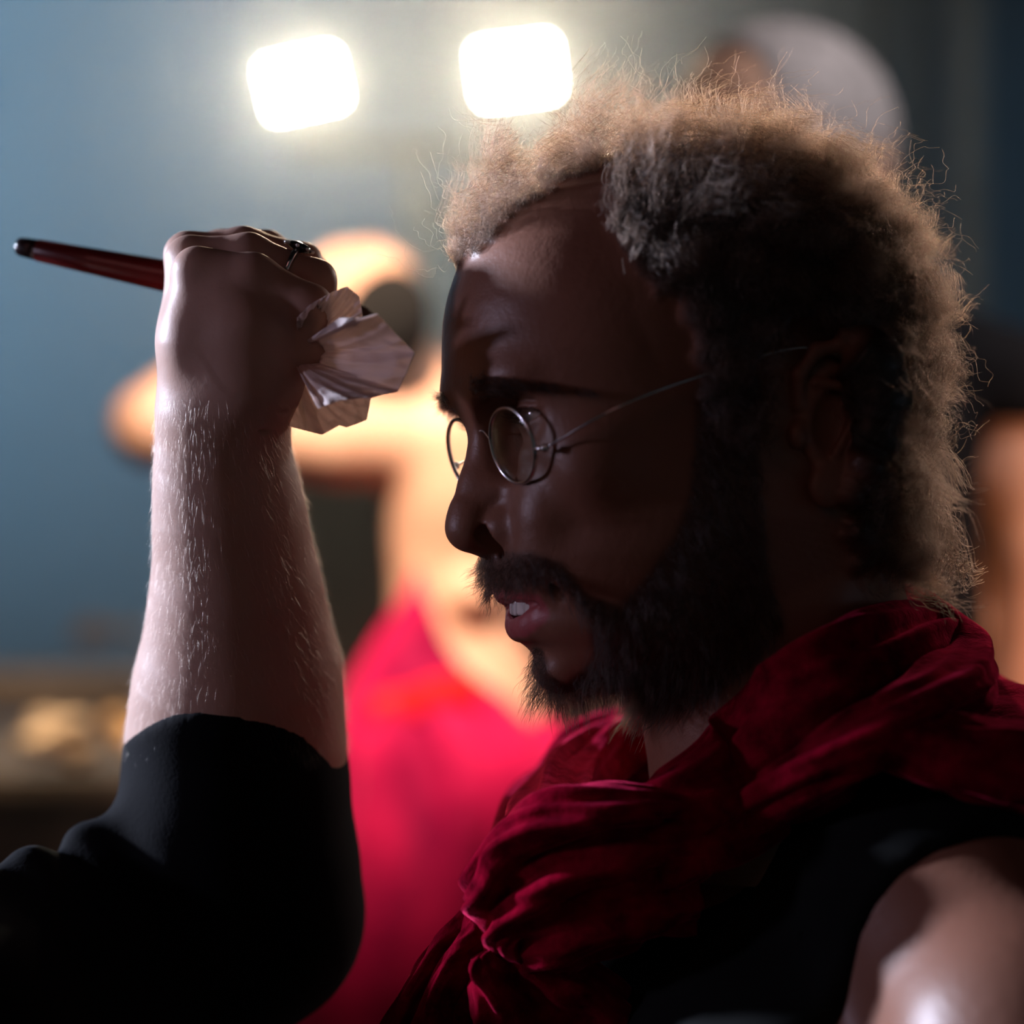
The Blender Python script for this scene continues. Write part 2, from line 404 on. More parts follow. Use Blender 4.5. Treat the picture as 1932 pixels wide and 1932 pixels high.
for s in (-1,1):
    dz=-6 if s>0 else -55
    tg.chain([((-15,s*30,0),50),((-12,s*95,-28+dz),42),((-5,s*170,-62+dz),48 if s>0 else 42)],35)
    tg.chain([((-5,s*180,-75+dz),50 if s>0 else 42),((-8,s*196,-160),47),((-12,s*205,-330),40)],22)
    tg.chain([((-12,s*205,-330),40),((45,s*205,-430),34),((110,s*170,-500),30)],15)
    tg.ell((62,s*62,-130),(38,80,60),40)
tg.chain([((12,0,40),52),((-5,0,-30),62)],25)
tV,tF=tg.mesh(); tV=relax(tV,tF,3,.5); TD=(tV,tF)
TVw=NB+(np.outer(tV[:,0],fw)+np.outer(tV[:,1],lat)+np.outer(tV[:,2],up))*.001
# cut the head piece's neck end into the torso: both islands overlap under the scarf
VW=HF.w(V)
k=len(VW); VA=np.vstack([VW,TVw]); FA=np.vstack([F,tF+k])
at={a:np.concatenate([A[a],np.zeros(len(TVw))]) for a in A}
legs(root,TW(-5,0,0)[0],TW(-5,0,0)[1],.80,-PSI,M_TROU,M_SHOE)
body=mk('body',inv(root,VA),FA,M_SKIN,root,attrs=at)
# eyes and teeth
M_EYE,nt,b=mat('eye'); tc=nt.nodes.new('ShaderNodeTexCoord'); sp=nt.nodes.new('ShaderNodeSeparateXYZ'); nt.links.new(tc.outputs['Object'],sp.inputs[0])
rr=ramp(nt,sp.outputs[2],[(0,(.62,.5,.46)),(.0100,(.6,.48,.44)),(.01035,(.05,.025,.012)),(.0116,(.07,.03,.015)),(.01175,(.003,.003,.003))]); nt.links.new(rr.outputs[0],b.inputs['Base Color']); b.inputs['Roughness'].default_value=.05; b.inputs['Coat Weight'].default_value=1
for s in (-1,1):
    e=HF.w(EYE(s)); gz=HF.w(np.array(EYE(s))+np.array((1,.12*s*-1+.1,-.42)))-e
    v,f=lathe([(12.0*math.sin(a),12.0*math.cos(a)) if a>.42 else (12.0*math.sin(a),12.0*math.cos(a)+.6*(1-a/.42)) for a in np.linspace(math.pi,.01,26)],32)
    o=mk('eye',v*.001,f,M_EYE,root); q=Vector((0,0,1)).rotation_difference(Vector(gz)); o.rotation_mode='QUATERNION'; o.rotation_quaternion=q; o.location=Vector(e)-root.location
M_TOOTH=simple('tooth_enamel',(.82,.78,.74),.15,0,.03)
ps=[]
for s in (-1,1):
    for i,(l,w,px,hh) in enumerate([(4.4,4.1,957,4.4),(12.2,3.4,962,3.9),(18.2,3.3,975,3.4),(23.0,3.0,998,3.0)]):
        v,f=bx((0,0,0),(3.2,w*2,hh*2),bev=1.3); a=s*l/30; v=v@np.array([[math.cos(a),math.sin(a),0],[-math.sin(a),math.cos(a),0],[0,0,1]])
        ps.append((v+np.array(((1400-px)*FK-2.0,s*l,(850-1142)*SHM)),f))
v,f=join(ps); mk('teeth',inv(root,HF.w(v)),f,M_TOOTH,root)
# ------------------------------------------------------------------ hair
def grow(idx,V,N,n,rng,w=None):
    p=rng.choice(idx,n,replace=len(idx)<n or w is not None,p=None if w is None else w/w.sum()); return V[p]+rng.normal(0,.35,(n,3)),N[p]
def unit(a): return a/np.maximum(np.linalg.norm(a,axis=-1,keepdims=True),1e-9)
def curls(rootp,nrm,rng,k,clumps,length,curlr,turns,comb,lift,spread,frizz,grav=0):
    """curly locks: each strand follows one of the clump helices"""
    n=len(rootp); ci=rng.choice(n,clumps,replace=False); C=rootp[ci]
    own=np.empty(n,int)
    for a in range(0,n,2000): own[a:a+2000]=((rootp[a:a+2000,None]-C[None])**2).sum(2).argmin(1)
    dirn=unit(unit(nrm)*lift+comb(rootp)+rng.normal(0,.18,(n,3)))
    cd=dirn[ci]; cd=unit(cd+rng.normal(0,.25,cd.shape)); a=unit(np.cross(cd,rng.normal(0,1,cd.shape))); b=np.cross(cd,a)
    ph=rng.uniform(0,6.28,clumps); cl=length(C)*rng.uniform(.7,1.25,clumps); cr=curlr*rng.uniform(.6,1.4,clumps); tn=turns*rng.uniform(.7,1.35,clumps)*rng.choice([-1,1],clumps)
    t=np.linspace(0,1,k)[None,:,None]
    L=(cl[own]*(.42+.72*rng.uniform(0,1,n)**1.3))[:,None,None]
    D=unit(.65*cd[own]+.35*dirn)[:,None]
    phi=(ph[own]+rng.normal(0,.35,n))[:,None,None]+t*(tn[own]*6.283)[:,None,None]
    Rr=(cr[own]*rng.uniform(.75,1.25,n))[:,None,None]*np.clip(t*3,0,1)
    bend=comb(rootp)[:,None]*L*t*t*.35
    pts=rootp[:,None]+D*L*t+bend+a[own][:,None]*np.cos(phi)*Rr+b[own][:,None]*np.sin(phi)*Rr-(a[own][:,None]*np.cos(phi[:,:1])*Rr*0)
    toc=(C[own]-rootp)[:,None]*spread*t
    fr=np.cumsum(rng.normal(0,1,(n,k,3)),axis=1)*frizz*np.sqrt(1.0/k); fr[:,0]=0
    pts=pts+toc+fr; pts[:,:,2]-=grav*(t[:,:,0]**2)*L[:,:,0]
    return pts
def combdir(p):
    f,l,z=p[:,0],p[:,1],p[:,2]
    back=np.clip((40-f)/110,-.3,1); fr=np.clip((f-30)/40,0,1); d=np.stack([-.35-.25*back+.15*fr,np.sign(l)*.15,-.1-.7*np.clip((40-z)/120,0,1)+.65*fr],1)
    return d
rng=np.random.default_rng(5)
isc=np.where(sc[:])[0]
X0=sx(V[isc,0],V[isc,1]); Y0=850-V[isc,2]/SHM
def hl(p):
    f,l,z=p[:,0],p[:,1],p[:,2]
    L=np.interp(z,[-75,-40,0,40,80,110],[17,19,21,21,23,24]); L*=np.where((np.abs(l)>45)&(f>10)&(z>-10)&(z<80),.5,1)*np.interp(f,[-50,10,35,70],[.66,1,1.2,1.4]); return L
n=NHAIR
rp,rn=grow(isc,V,N,n,rng,np.interp(V[isc,0],[20,75],[1,.4]))
hp=curls(rp,rn,rng,16,460,hl,3.9,1.7,combdir,.85,.6,1.3)
wd=np.array([1]*12+[.9,.7,.5,.15])*.052
strands('hair',inv(root,HF.w(hp.reshape(-1,3))).reshape(hp.shape),wd*.001,M_HAIR,root)
# loose flyaway hairs
rp,rn=grow(isc,V,N,int(n*.09),rng)
h2=curls(rp,rn,rng,18,int(n*.05),lambda p:hl(p)*np.interp(p[:,0],[40,90],[1.45,1.0]),4.5,1.3,lambda p:combdir(p)*.6,1.0,.1,4.5)
strands('stray_hair',inv(root,HF.w(h2.reshape(-1,3))).reshape(h2.shape),.036*.001,M_HAIR,root)
# short hairs that feather the hairline
ih=np.where((A['scalp']>.12)&(A['scalp']<.8)&(V[:,2]>-20)&(V[:,0]>-5))[0]
rp,rn=grow(ih,V,N,int(n*.15),rng)
h4=curls(rp,rn,rng,9,260,lambda p:np.full(len(p),13.),1.8,1.1,lambda p:combdir(p)*1.1,.55,.4,.8)
strands('hairline_hair',inv(root,HF.w(h4.reshape(-1,3))).reshape(h4.shape),np.array([1]*6+[.8,.5,.2])*.05*.001,M_HAIR,root)
# nape locks
Xn=sx(V[:,0],V[:,1]); Yn=850-V[:,2]/SHM
inp=np.where(sc&(Xn>1600)&(Yn>820))[0]
rp,rn=grow(inp,V,N,int(n*.1),rng)
h3=curls(rp,rn,rng,18,34,lambda p:np.full(len(p),30.),5.5,1.4,lambda p:np.tile([-.55,0,-.55],(len(p),1)),.5,.7,1.3,.2)
strands('nape_curls',inv(root,HF.w(h3.reshape(-1,3))).reshape(h3.shape),wd[[0]*18]*.001,M_HAIR,root)
# beard and moustache
ibe=np.where(be&~lip)[0]
def bl(p):
    y=850-p[:,2]/SHM; x=sx(p[:,0],p[:,1]); return 1.25*np.where(y<1110,7.0,np.interp(y,[700,1000,1200,1330],[4,6,8,9.5]))*np.where((y<1230)&(x<1010)&(y>1190),.5,1)
def bc(p):
    y=850-p[:,2]/SHM; d=np.zeros((len(p),3)); d[:,2]=-.9; d[:,0]=np.where(y>1230,.15,-.05); d[:,1]=np.sign(p[:,1])*np.where(y<1110,.5,.05); return d
rp,rn=grow(ibe,V,N,NBEARD,rng)
b1=curls(rp,rn,rng,8,900,bl,.9,.7,bc,.75,.25,.5)
strands('beard',inv(root,HF.w(b1.reshape(-1,3))).reshape(b1.shape),np.array([1,1,1,1,1,.9,.6,.2])*.065*.001,M_BEARD,root)
# brows
px_=sx(V[:,0],V[:,1]); py_=850-V[:,2]/SHM
ll=np.abs(V[:,1])
yc=np.interp(ll,[12,19,28,40,50,62],[764,757,751,752,760,778]); hw=np.interp(ll,[12,16,30,46,62],[12,21,17,11,3])
ibr=np.where((ll>np.where(V[:,1]>0,19,11))&(ll<62)&(np.abs(py_-yc)<hw)&(V[:,0]>60))[0]
rp,rn=grow(ibr,V,N,3400,rng)
def brc(p): d=np.zeros((len(p),3)); d[:,1]=np.sign(p[:,1])*1.2; d[:,2]=np.interp(np.abs(p[:,1]),[8,18,50],[.9,.25,-.4]); d[:,0]=-.2; return d
b2=curls(rp,rn,rng,6,300,lambda p:np.full(len(p),7.5),.3,.3,brc,.30,.1,.25)
for s in (-1,1):
    q=b2[np.sign(b2[:,0,1])==s]; strands('eyebrow',inv(root,HF.w(q.reshape(-1,3))).reshape(q.shape),np.array([1,1,1,.8,.6,.2])*.06*.001,M_BEARD,root)
# lashes
for s in (-1,1):
    e=np.array(EYE(s)); u=np.linspace(-.95,.95,70); q=[]
    for x in u:
        zz=-1.2+1.0*x*s+3.5*(1-x*x); xx=math.sqrt(max(13.3**2-(x*13)**2-zz**2,1)); p0=e+np.array((xx-.3,x*13,zz)); Lh=7+rng.normal(0,.8)
        q.append([p0+np.array((Lh*t*.9,x*4*t,-Lh*.45*t+4.5*t*t)) for t in np.linspace(0,1,6)])
    q=np.array(q); strands('eyelashes',inv(root,HF.w(q.reshape(-1,3))).reshape(q.shape),np.array([1,1,.9,.7,.5,.15])*.07*.001,M_BEARD,root)
# ------------------------------------------------------------------ glasses
M_WIRE=simple('blackened_silver_wire',(.7,.7,.7),.2,1,.1)
M_LENS=bpy.data.materials.new('lens_glass'); M_LENS.use_nodes=True; nt=M_LENS.node_tree; nt.nodes.clear(); o_=nt.nodes.new('ShaderNodeOutputMaterial'); tr=nt.nodes.new('ShaderNodeBsdfTransparent'); gs=nt.nodes.new('ShaderNodeBsdfGlossy'); mx=nt.nodes.new('ShaderNodeMixShader'); lw=nt.nodes.new('ShaderNodeLayerWeight'); lw.inputs[0].default_value=.3; fr_=nt.nodes.new('ShaderNodeMath'); fr_.operation='MULTIPLY'; fr_.inputs[1].default_value=.16; nt.links.new(lw.outputs['Facing'],fr_.inputs[0])
tr.inputs[0].default_value=(.96,.985,.97,1); gs.inputs['Roughness'].default_value=.02; gs.inputs['Color'].default_value=(.8,1,.9,1); nt.links.new(fr_.outputs[0],mx.inputs[0]); nt.links.new(tr.outputs[0],mx.inputs[1]); nt.links.new(gs.outputs[0],mx.inputs[2]); nt.links.new(mx.outputs[0],o_.inputs[0])
gl_n=P(962,840,.0); 
glass=empty('eyeglasses',HF.w((118,0,4)))
tag(glass,'small round wire-rimmed eyeglasses with thin temples on the bearded man\'s nose','eyeglasses')
def lensframe(c,nrm,upv):
    n=unit(np.array(nrm,float)); u=np.array(upv,float); u=unit(u-n*(u@n)); w=np.cross(u,n); return np.array(c),n,u,w
def ring(c,n,u,w,ru,rw,rt,m=72,k=10):
    V=[];F=[]
    for i in range(m):
        a=2*math.pi*i/m; ctr=c+u*ru*math.cos(a)+w*rw*math.sin(a); rad=unit(u*math.cos(a)/ru+w*math.sin(a)/rw)
        for j in range(k):
            b_=2*math.pi*j/k; V.append(ctr+rad*rt*math.cos(b_)+n*rt*math.sin(b_)*1.25)
    for i in range(m):
        for j in range(k): F.append((i*k+j,i*k+(j+1)%k,((i+1)%m)*k+(j+1)%k,((i+1)%m)*k+j))
    return V,F
def lensmesh(c,n,u,w,ru,rw,th=.0010,sag=.0016):
    V=[];F=[];m=48;rg=8
    for side in (0,1):
        for i in range(rg+1):
            t=i/rg
            for j in range(m):
                a=2*math.pi*j/m; V.append(c+(u*ru*math.cos(a)+w*rw*math.sin(a))*t*.995+n*(sag*(1-t*t)+(th/2 if side==0 else -th/2)))
    o=(rg+1)*m
    for i in range(rg):
        for j in range(m):
            q=(i*m+j,i*m+(j+1)%m,(i+1)*m+(j+1)%m,(i+1)*m+j); F.append(q[::-1]); F.append(tuple(x+o for x in q))
    for j in range(m): a=rg*m+j;b_=rg*m+(j+1)%m; F.append((a,b_,b_+o,a+o)[::-1])
    return V,F
dn=HF.w((1,0,0))-HF.w((0,0,0)); dl=HF.w((0,1,0))-HF.w((0,0,0)); du=HF.w((0,0,1))-HF.w((0,0,0)); dn,dl,du=unit(dn),unit(dl),unit(du)
# near lens toes out, both lean with the nose
nearc=HF.w((fs(962,34)+1,34,(850-860)*SHM)); farc=HF.w(((1400-866+(-31)*math.cos(PSI)/SHM)*FK,-31,(850-858)*SHM+2))
LR=[]
for s,cc,yaw in ((1,nearc,R(-14)),(-1,farc,R(-6))):
    n_=dn*math.cos(yaw)-dl*math.sin(yaw)*1; n_=unit(n_-du*.26); up_=unit(du+dl*(.0))
    c_,n_,u_,w_=lensframe(cc,n_,up_); LR.append((c_,n_,u_,w_)); ru,rw=.0157,.0157
    v,f=ring(c_,n_,u_,w_,ru,rw,.0008); rim=mk('rim',inv(glass,v),f,M_WIRE,glass)
    v,f=lensmesh(c_,n_,u_,w_,ru,rw); lens=mk('lens',inv(glass,v),f,M_LENS,glass)
def side_pt(i,sgn,dz=0):   # point on a rim towards lateral direction sgn
    c_,n_,u_,w_=LR[i]; w=w_ if (w_@dl)>0 else -w_; return c_+w*sgn*.0157+u_*dz
def wire(pts,r,n=40,m=8): 
    c=np.array([[*p,r,r,0] for p in pts]); return sweep(c,n,m,up=(.1,.2,1))
a=side_pt(0,-.97,.004); b_=side_pt(1,.97,.004); mid=(a+b_)/2+dn*.003+du*.0035
v,f=wire([a,(a+mid)/2+du*.002,mid,(b_+mid)/2+du*.002,b_],.0007); mk('bridge',inv(glass,v),f,M_WIRE,glass)
for i,sg in ((0,1),(1,-1)):
    h0=side_pt(i,sg*.985,-.003); h1=h0+dl*sg*.003-dn*.001; c_=h0+dl*sg*.0045-dn*.003
    v,f=join([wire([h0,h1,c_],.0009,12),lathe([(.0006,-.0016),(.0012,-.0014),(.0012,.0014),(.0006,.0016)],12,axis_matrix(c_,c_+du)),bx(c_,(.0032,.0022,.0022),PSI,.0003)])
    mk('hinge',inv(glass,v),f,M_WIRE,glass)
    e0=c_; 
    ear=HF.w((4,sg*79,34)); ear2=HF.w((-24,sg*80,18)); ear3=HF.w((-27,sg*77,-6)); md=HF.w((fs(1140,77),sg*77,(850-812)*SHM)); md2=HF.w((fs(1290,79),sg*79,(850-755)*SHM)) 
    v,f=wire([e0,md,md2,ear,ear2,ear3],.00062,60); mk('temple',inv(glass,v),f,M_WIRE,glass)
    # pads
c0=HF.w((112,0,8))
for sg in (-1,1):
    p=HF.w((113,sg*8,0)); v,f=lathe([(.0003,-.004),(.0016,-.003),(.0018,0),(.0016,.003),(.0003,.004)],12,axis_matrix(p,p+du)); mk('nose_pad',inv(glass,v),f,M_LENS,glass)
# ------------------------------------------------------------------ vest on the man
M_VEST=cloth('black_rib_knit',(.006,.007,.007),.04,(.2,.25,.25))
vg=Grid((-185,-200,-560),(195,200,30),4.0)
def torso(vg,o):
    vg.ell((-8,0,-190),(112+o,150+o,190+o),30); vg.ell((-5,0,-420),(105+o,140+o,190+o),40)
    for s in (-1,1):
        vg.chain([((-15,s*30,0),50+o),((-12,s*95,-34),42+o),((-5,s*150,-60),44+o)],35); vg.ell((62,s*62,-130),(38+o,80+o,60+o),40)
torso(vg,5)
sl,X,Y,Z=vg.full(); L=np.abs(Y)
arm=np.sqrt(((L-178)/62)**2+((Z+95)/125)**2)*60-60+0*X
neck=np.sqrt((Y/58)**2+((Z-10)/58)**2+0*X)*60-60
vg.sub(sl,arm.astype(np.float32),4); vg.sub(sl,neck.astype(np.float32),4)
v,f=vg.mesh(); v=relax(v,f,4,.5)
vw=NB+(np.outer(v[:,0],fw)+np.outer(v[:,1],lat)+np.outer(v[:,2],up))*.001
mk('vest',inv(root,vw),f,M_VEST,root)
v1=[]
for c in ([(52,58,-52),(72,72,-130),(92,88,-230),(100,92,-330)],[(30,92,-40),(60,104,-130),(72,112,-230),(80,118,-330)]):
    pts=[np.append(TW(*p),[.0035,.002,0]) for p in [(p[0]+18,p[1],p[2]) for p in c]]; v1.append(sweep(pts,40,10,up=tuple(lat)))
v,f=join(v1); mk('vest_seam',inv(root,v),f,M_VEST,root)
# ------------------------------------------------------------------ red velvet scarf
def velvet(name,col,sheen):
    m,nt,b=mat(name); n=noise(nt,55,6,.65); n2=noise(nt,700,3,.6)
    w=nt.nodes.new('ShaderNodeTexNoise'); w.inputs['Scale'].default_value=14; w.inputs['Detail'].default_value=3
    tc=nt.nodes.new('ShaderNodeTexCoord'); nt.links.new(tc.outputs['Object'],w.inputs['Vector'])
    r=ramp(nt,n.outputs[0],[(.32,tuple(c*.15 for c in col)),(.68,col)]); nt.links.new(r.outputs[0],b.inputs['Base Color'])  # dark and bright patches in the colour imitate velvet highlights
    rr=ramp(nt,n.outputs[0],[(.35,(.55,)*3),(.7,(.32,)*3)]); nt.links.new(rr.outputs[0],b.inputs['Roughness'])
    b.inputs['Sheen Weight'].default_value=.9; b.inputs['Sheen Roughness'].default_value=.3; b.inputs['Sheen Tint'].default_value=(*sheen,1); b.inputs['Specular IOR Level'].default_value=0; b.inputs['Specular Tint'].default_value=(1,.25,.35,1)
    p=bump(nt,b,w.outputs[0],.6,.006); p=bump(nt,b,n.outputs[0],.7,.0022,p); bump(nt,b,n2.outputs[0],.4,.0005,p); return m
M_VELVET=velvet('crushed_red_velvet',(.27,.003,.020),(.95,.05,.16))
scarf=empty('velvet_scarf',tuple(P(1050,1650,-.03)))
tag(scarf,'crushed red velvet scarf knotted around the neck of the bearded man','scarf')
def band(rows,n=90,m=48,up=(0,0,1),amp=.12,kk=5,ph=0,fr=3.0):
    c=[]
    for px,py,y,ap,bm,tw in rows:
        y+=min(max((1580-px)/160,0),1)*(.053+.025*min(max((1250-px)/250,0),1))*min(max((.03-y)/.06,0),1)
        c.append([*P(px,py,y),ap*S*(CAMD+y)/CAMD,bm*.001,tw])
    def prof(t,th): return 1+amp*math.sin(kk*th+ph+fr*t*2)+amp*.55*math.sin((kk*2+1)*th+ph*2-5*t)+.05*math.sin(23*t+3*th+ph)
    return sweep(c,n,m,up,prof)
parts=[
 band([(1800,1330,.12,90,18,0),(1740,1240,.05,95,20,0),(1640,1300,-.012,140,16,0),(1540,1365,-.04,140,17,0),(1420,1465,-.062,125,18,0),(1290,1550,-.072,105,18,0),(1180,1625,-.06,95,18,0),(1080,1650,-.04,70,20,0)],120,64,amp=.10,kk=6,ph=.5),
 band([(1700,1150,.09,40,12,0),(1745,1165,.06,40,14,0),(1800,1230,.03,45,16,0),(1790,1300,-.02,55,18,0),(1700,1360,-.05,60,14,0),(1560,1440,-.055,55,12,0),(1400,1530,-.07,45,10,0)],90,40,amp=.14,kk=4,ph=2),
 band([(1790,1300,.1,60,25,0),(1860,1360,.05,70,30,0),(1960,1420,.0,80,35,0),(2080,1500,-.02,90,35,0)],50,40,amp=.08,kk=5,ph=1),
 band([(1640,1385,-.05,55,14,0),(1800,1425,-.055,75,14,0),(1960,1460,-.05,90,18,0),(2100,1520,-.04,110,20,0)],50,40,amp=.1,kk=5,ph=1),
 band([(1700,1200,.10,60,14,0),(1500,1330,.16,60,14,0),(1300,1400,.165,60,14,0),(1150,1430,.14,70,16,0),(1070,1500,.09,75,18,0),(1040,1570,.03,70,18,0)],90,40,amp=.12,kk=6,ph=1.3),
 band([(1420,1330,.17,50,12,0),(1290,1365,.2,60,16,0),(1170,1420,.2,80,22,0),(1070,1510,.17,90,24,0),(1010,1600,.1,80,22,0),(1010,1680,.03,60,18,0)],80,48,amp=.10,kk=7,ph=2.2),
 band([(1330,1530,-.07,28,10,0),(1230,1520,-.085,34,12,0),(1140,1525,-.095,45,16,0),(1055,1555,-.095,58,20,.2),(985,1630,-.088,58,20,.5),(945,1720,-.08,46,18,.6),(975,1790,-.07,30,14,.4),(1010,1800,-.055,22,10,0)],110,48,amp=.13,kk=4,ph=.8),
 band([(1260,1590,-.07,70,14,0),(1150,1600,-.085,75,18,0),(1050,1660,-.088,75,20,.2),(985,1740,-.08,55,18,.4),(960,1800,-.07,34,14,.4)],80,48,amp=.16,kk=5,ph=2.8),
 band([(1300,1680,-.06,70,14,0),(1180,1700,-.075,80,18,0),(1060,1760,-.078,70,18,.2),(980,1810,-.07,40,14,.3),(900,1830,-.065,30,10,.3)],80,48,amp=.14,kk=5,ph=4.2),
]
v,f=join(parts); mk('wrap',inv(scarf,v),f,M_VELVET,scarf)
tails=[
 [(905,1730,-.06,36,9,.3),(845,1790,-.055,30,8,.5),(790,1870,-.05,26,8,.4),(745,1960,-.045,28,8,.2),(700,2080,-.04,36,8,0)],
 [(915,1745,-.07,34,9,.2),(880,1800,-.068,26,8,.6),(835,1880,-.06,26,8,.5),(800,1980,-.055,30,8,.3),(770,2090,-.05,38,9,0)],
 [(930,1770,-.065,34,9,0),(900,1840,-.06,32,9,.2),(870,1930,-.05,40,9,.3),(850,2060,-.045,50,9,0)],
 [(905,1800,-.078,22,9,0),(935,1850,-.078,50,10,.4),(975,1930,-.07,80,12,.5),(1010,2050,-.06,100,12,.3)],
 [(960,1800,-.075,34,9,0),(1040,1850,-.07,60,12,.2),(1120,1930,-.06,90,12,.3),(1180,2050,-.05,110,12,.3)],
]
for i,rws in enumerate(tails):
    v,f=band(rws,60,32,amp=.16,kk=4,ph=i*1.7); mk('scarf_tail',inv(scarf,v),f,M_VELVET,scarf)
# ------------------------------------------------------------------ the arm that holds the brush
M_PALE=skin('pale_skin',(.54,.36,.29),[],rough=.5,sss=.15,pore=.45)
AY=.05
def q(px,py,dy,r):
    y=AY+dy*.001; p=P(px,py,y)*1000; return (p,r*S*(CAMD+y)/CAMD*1000)
o2=P(60,1900,.10); artist=empty('person',tuple(o2))
tag(artist,'person reaching in from the left in a black top, bare forearm raised','person')
lo=P(200,1950,.22)*1000; hi=P(700,400,.1)*1000
g=Grid((P(170,0,.2)[0]*1000,-25,P(0,1900,.2)[2]*1000),(P(680,0,.12)[0]*1000,230,P(0,415,.05)[2]*1000),HQ*.95)
fl=(0,1,0,1.08)
g.chain([q(470,1780,75,160),q(452,1500,66,180),q(446,1380,56,188),q(452,1260,42,172),q(446,1110,26,142),q(432,960,13,124),q(420,860,5,104),q(420,790,0,104)],18,flat=fl)
g.chain([q(420,810,0,103),q(432,730,0,112)],10,flat=(0,1,0,1.15))
MC=[(-31,368,512,40,-17),(-10,354,492,42,-6),(11,352,482,42,6),(31,362,486,40,17)]
for dy,px,py,r,wy in MC: g.chain([q(395,760,wy,70),q(374,640,(dy+wy)*.55,58),q(px,py,dy,r)],14)
g.chain([q(450,780,-14,70),q(480,710,-24,76),q(478,620,-28,72),q(455,560,-28,60)],16)      # heel of the hand
g.chain([q(450,770,14,70),q(470,700,26,70),q(455,600,26,60)],16)
FI=[[(-30,374,508,40),(-34,480,520,39),(-35,586,578,38),(-31,588,655,35),(-25,530,712,31)],
    [(-10,362,488,41),(-12,470,480,37),(-13,596,528,35),(-11,606,620,33),(-8,545,690,31)],
    [(11,360,482,41),(12,460,468,37),(12,570,496,35),(12,606,590,33),(12,545,655,30)],
    [(31,368,484,40),(33,430,470,37),(34,500,470,34),(36,585,512,31),(36,608,560,28)]]
for Q_ in FI: g.chain([q(px,py,dy,r) for dy,px,py,r in Q_],5)
g.chain([q(440,740,30,58),q(425,620,44,44),q(470,565,50,36),q(560,548,46,31),q(600,560,42,27)],8)  # thumb
for dy,x0 in ((-26,333),(-14,330),(4,336)): g.cone(q(x0+6,520,dy,1)[0],q(x0+40,770,dy*.5,1)[0],2.6,2.0,6)   # tendons
g.cone(q(480,540,-55,1)[0],q(560,640,-52,1)[0],.8,.8,3,op='sub')
for a,b_ in (((445,742,-38),(540,778,-30)),((430,800,-33),(520,815,-28)),((500,690,-50),(560,740,-35))):
    g.cone(q(*a,1)[0],q(*b_,1)[0],.7,.5,2.5,op='sub')
v,f=g.mesh(); del g; v=relax(v,f,2,.5); vN=normals(v,f); aV,aF=v.copy(),f
# upper arm, chest, neck and head of the same person, mostly outside the frame
bg_=Grid((-760,-480,700),(-50,220,1580),8)
def qq(px,py,y): return P(px,py,y)*1000
bg_.chain([(qq(455,1690,.12),38),(qq(460,1740,.125),36),(qq(300,1845,.11),36),(qq(90,1925,.07),38),(qq(-180,2020,-.01),44),((-400,-200,1220),58)],15)
SHD=np.array((-400.,-200.,1220.))
bg_.ell((SHD[0]-150,SHD[1]-60,SHD[2]-210),(120,170,250),50); bg_.cone((SHD[0]-150,SHD[1]-60,SHD[2]-10),(SHD[0]-150,SHD[1]-60,SHD[2]+110),55,52,30); bg_.cone(SHD,(SHD[0]-150,SHD[1]-60,SHD[2]-20),55,60,30)
v2,f2=bg_.mesh(); v2=relax(v2,f2,2)
hd=head_grid(4.0,neck=False); hv,hf=hd.mesh(); hv=relax(hv,hf,1); hF=Frame(np.array((SHD[0]-160,SHD[1]-60,SHD[2]+210))*.001,R(-75)); HDV,HDF=hv,hf
VV,FF=join([(v*.001,f),(v2*.001,f2),(hF.w(hv),hf)])
mk('body',inv(artist,VV),np.array(FF),M_PALE,artist)
M_BLACK=cloth('black_jersey',(.003,.004,.006),.03,(.25,.35,.5),weave=500)
hc_=hv[(850-hv[:,2]/SHM<560)]
hg=Grid((-112,-92,-60),(90,92,145),5); hg.ell((20,0,43),(107,83,92),5); sl,X,Y,Z=hg.full(); hg.sub(sl,(62-X*.8+Z*.35+0*Y).astype(np.float32),6); h_v,h_f=hg.mesh(); HAIRCAP=(relax(h_v,h_f,2),h_f)
mk('hair',inv(artist,hF.w(HAIRCAP[0])),HAIRCAP[1],simple('dark_hair',(.02,.012,.01),.5),artist)
sg=Grid((-780,-500,720),(-20,260,1500),HQ*2.6)
sg.chain([q(443,1330,54,206),q(446,1490,66,208),q(453,1600,72,206),q(462,1700,75,204)],8,flat=(0,1,0,1.2))
sg.chain([q(462,1690,75,200),q(478,1735,77,192)],20)
sg.chain([(qq(475,1740,.127),45),(qq(300,1845,.11),54),(qq(90,1925,.07),62),(qq(-180,2020,-.01),66),((-400,-200,1222),72)],14)
for a,b_,r in (((255,1560,.09),(330,1640,.075),11),((165,1600,.085),(240,1720,.06),12),((60,1650,.06),(130,1790,.03),13),((-40,1700,.04),(20,1850,.01),13),((300,1500,.085),(330,1560,.075),6)):
    sg.cone(qq(*a),qq(*b_),r,r*.8,14)
sg.ell((SHD[0]-150,SHD[1]-60,SHD[2]-230),(132,182,240),50); sg.cone(SHD,(SHD[0]-150,SHD[1]-60,SHD[2]-30),64,66,40)
# cut the cuff: slanted curved opening
sl,X,Y,Z=sg.full()
cz=P(0,1318,.11)[2]*1000; cx=P(440,0,.11)[0]*1000
sg.sub(sl,((cz-.0078*np.clip(X-cx,-70,70)**2+.8*np.sin(X*.12))-Z+0*Y).astype(np.float32),1.5)
v,f=sg.mesh(); del sg; v=relax(v,f,3,.5)
mk('black_top',inv(artist,v*.001),f,M_BLACK,artist)
legs(artist,(SHD[0]-150)*.001,(SHD[1]-60)*.001,.80,R(70),M_TROU,M_SHOE)
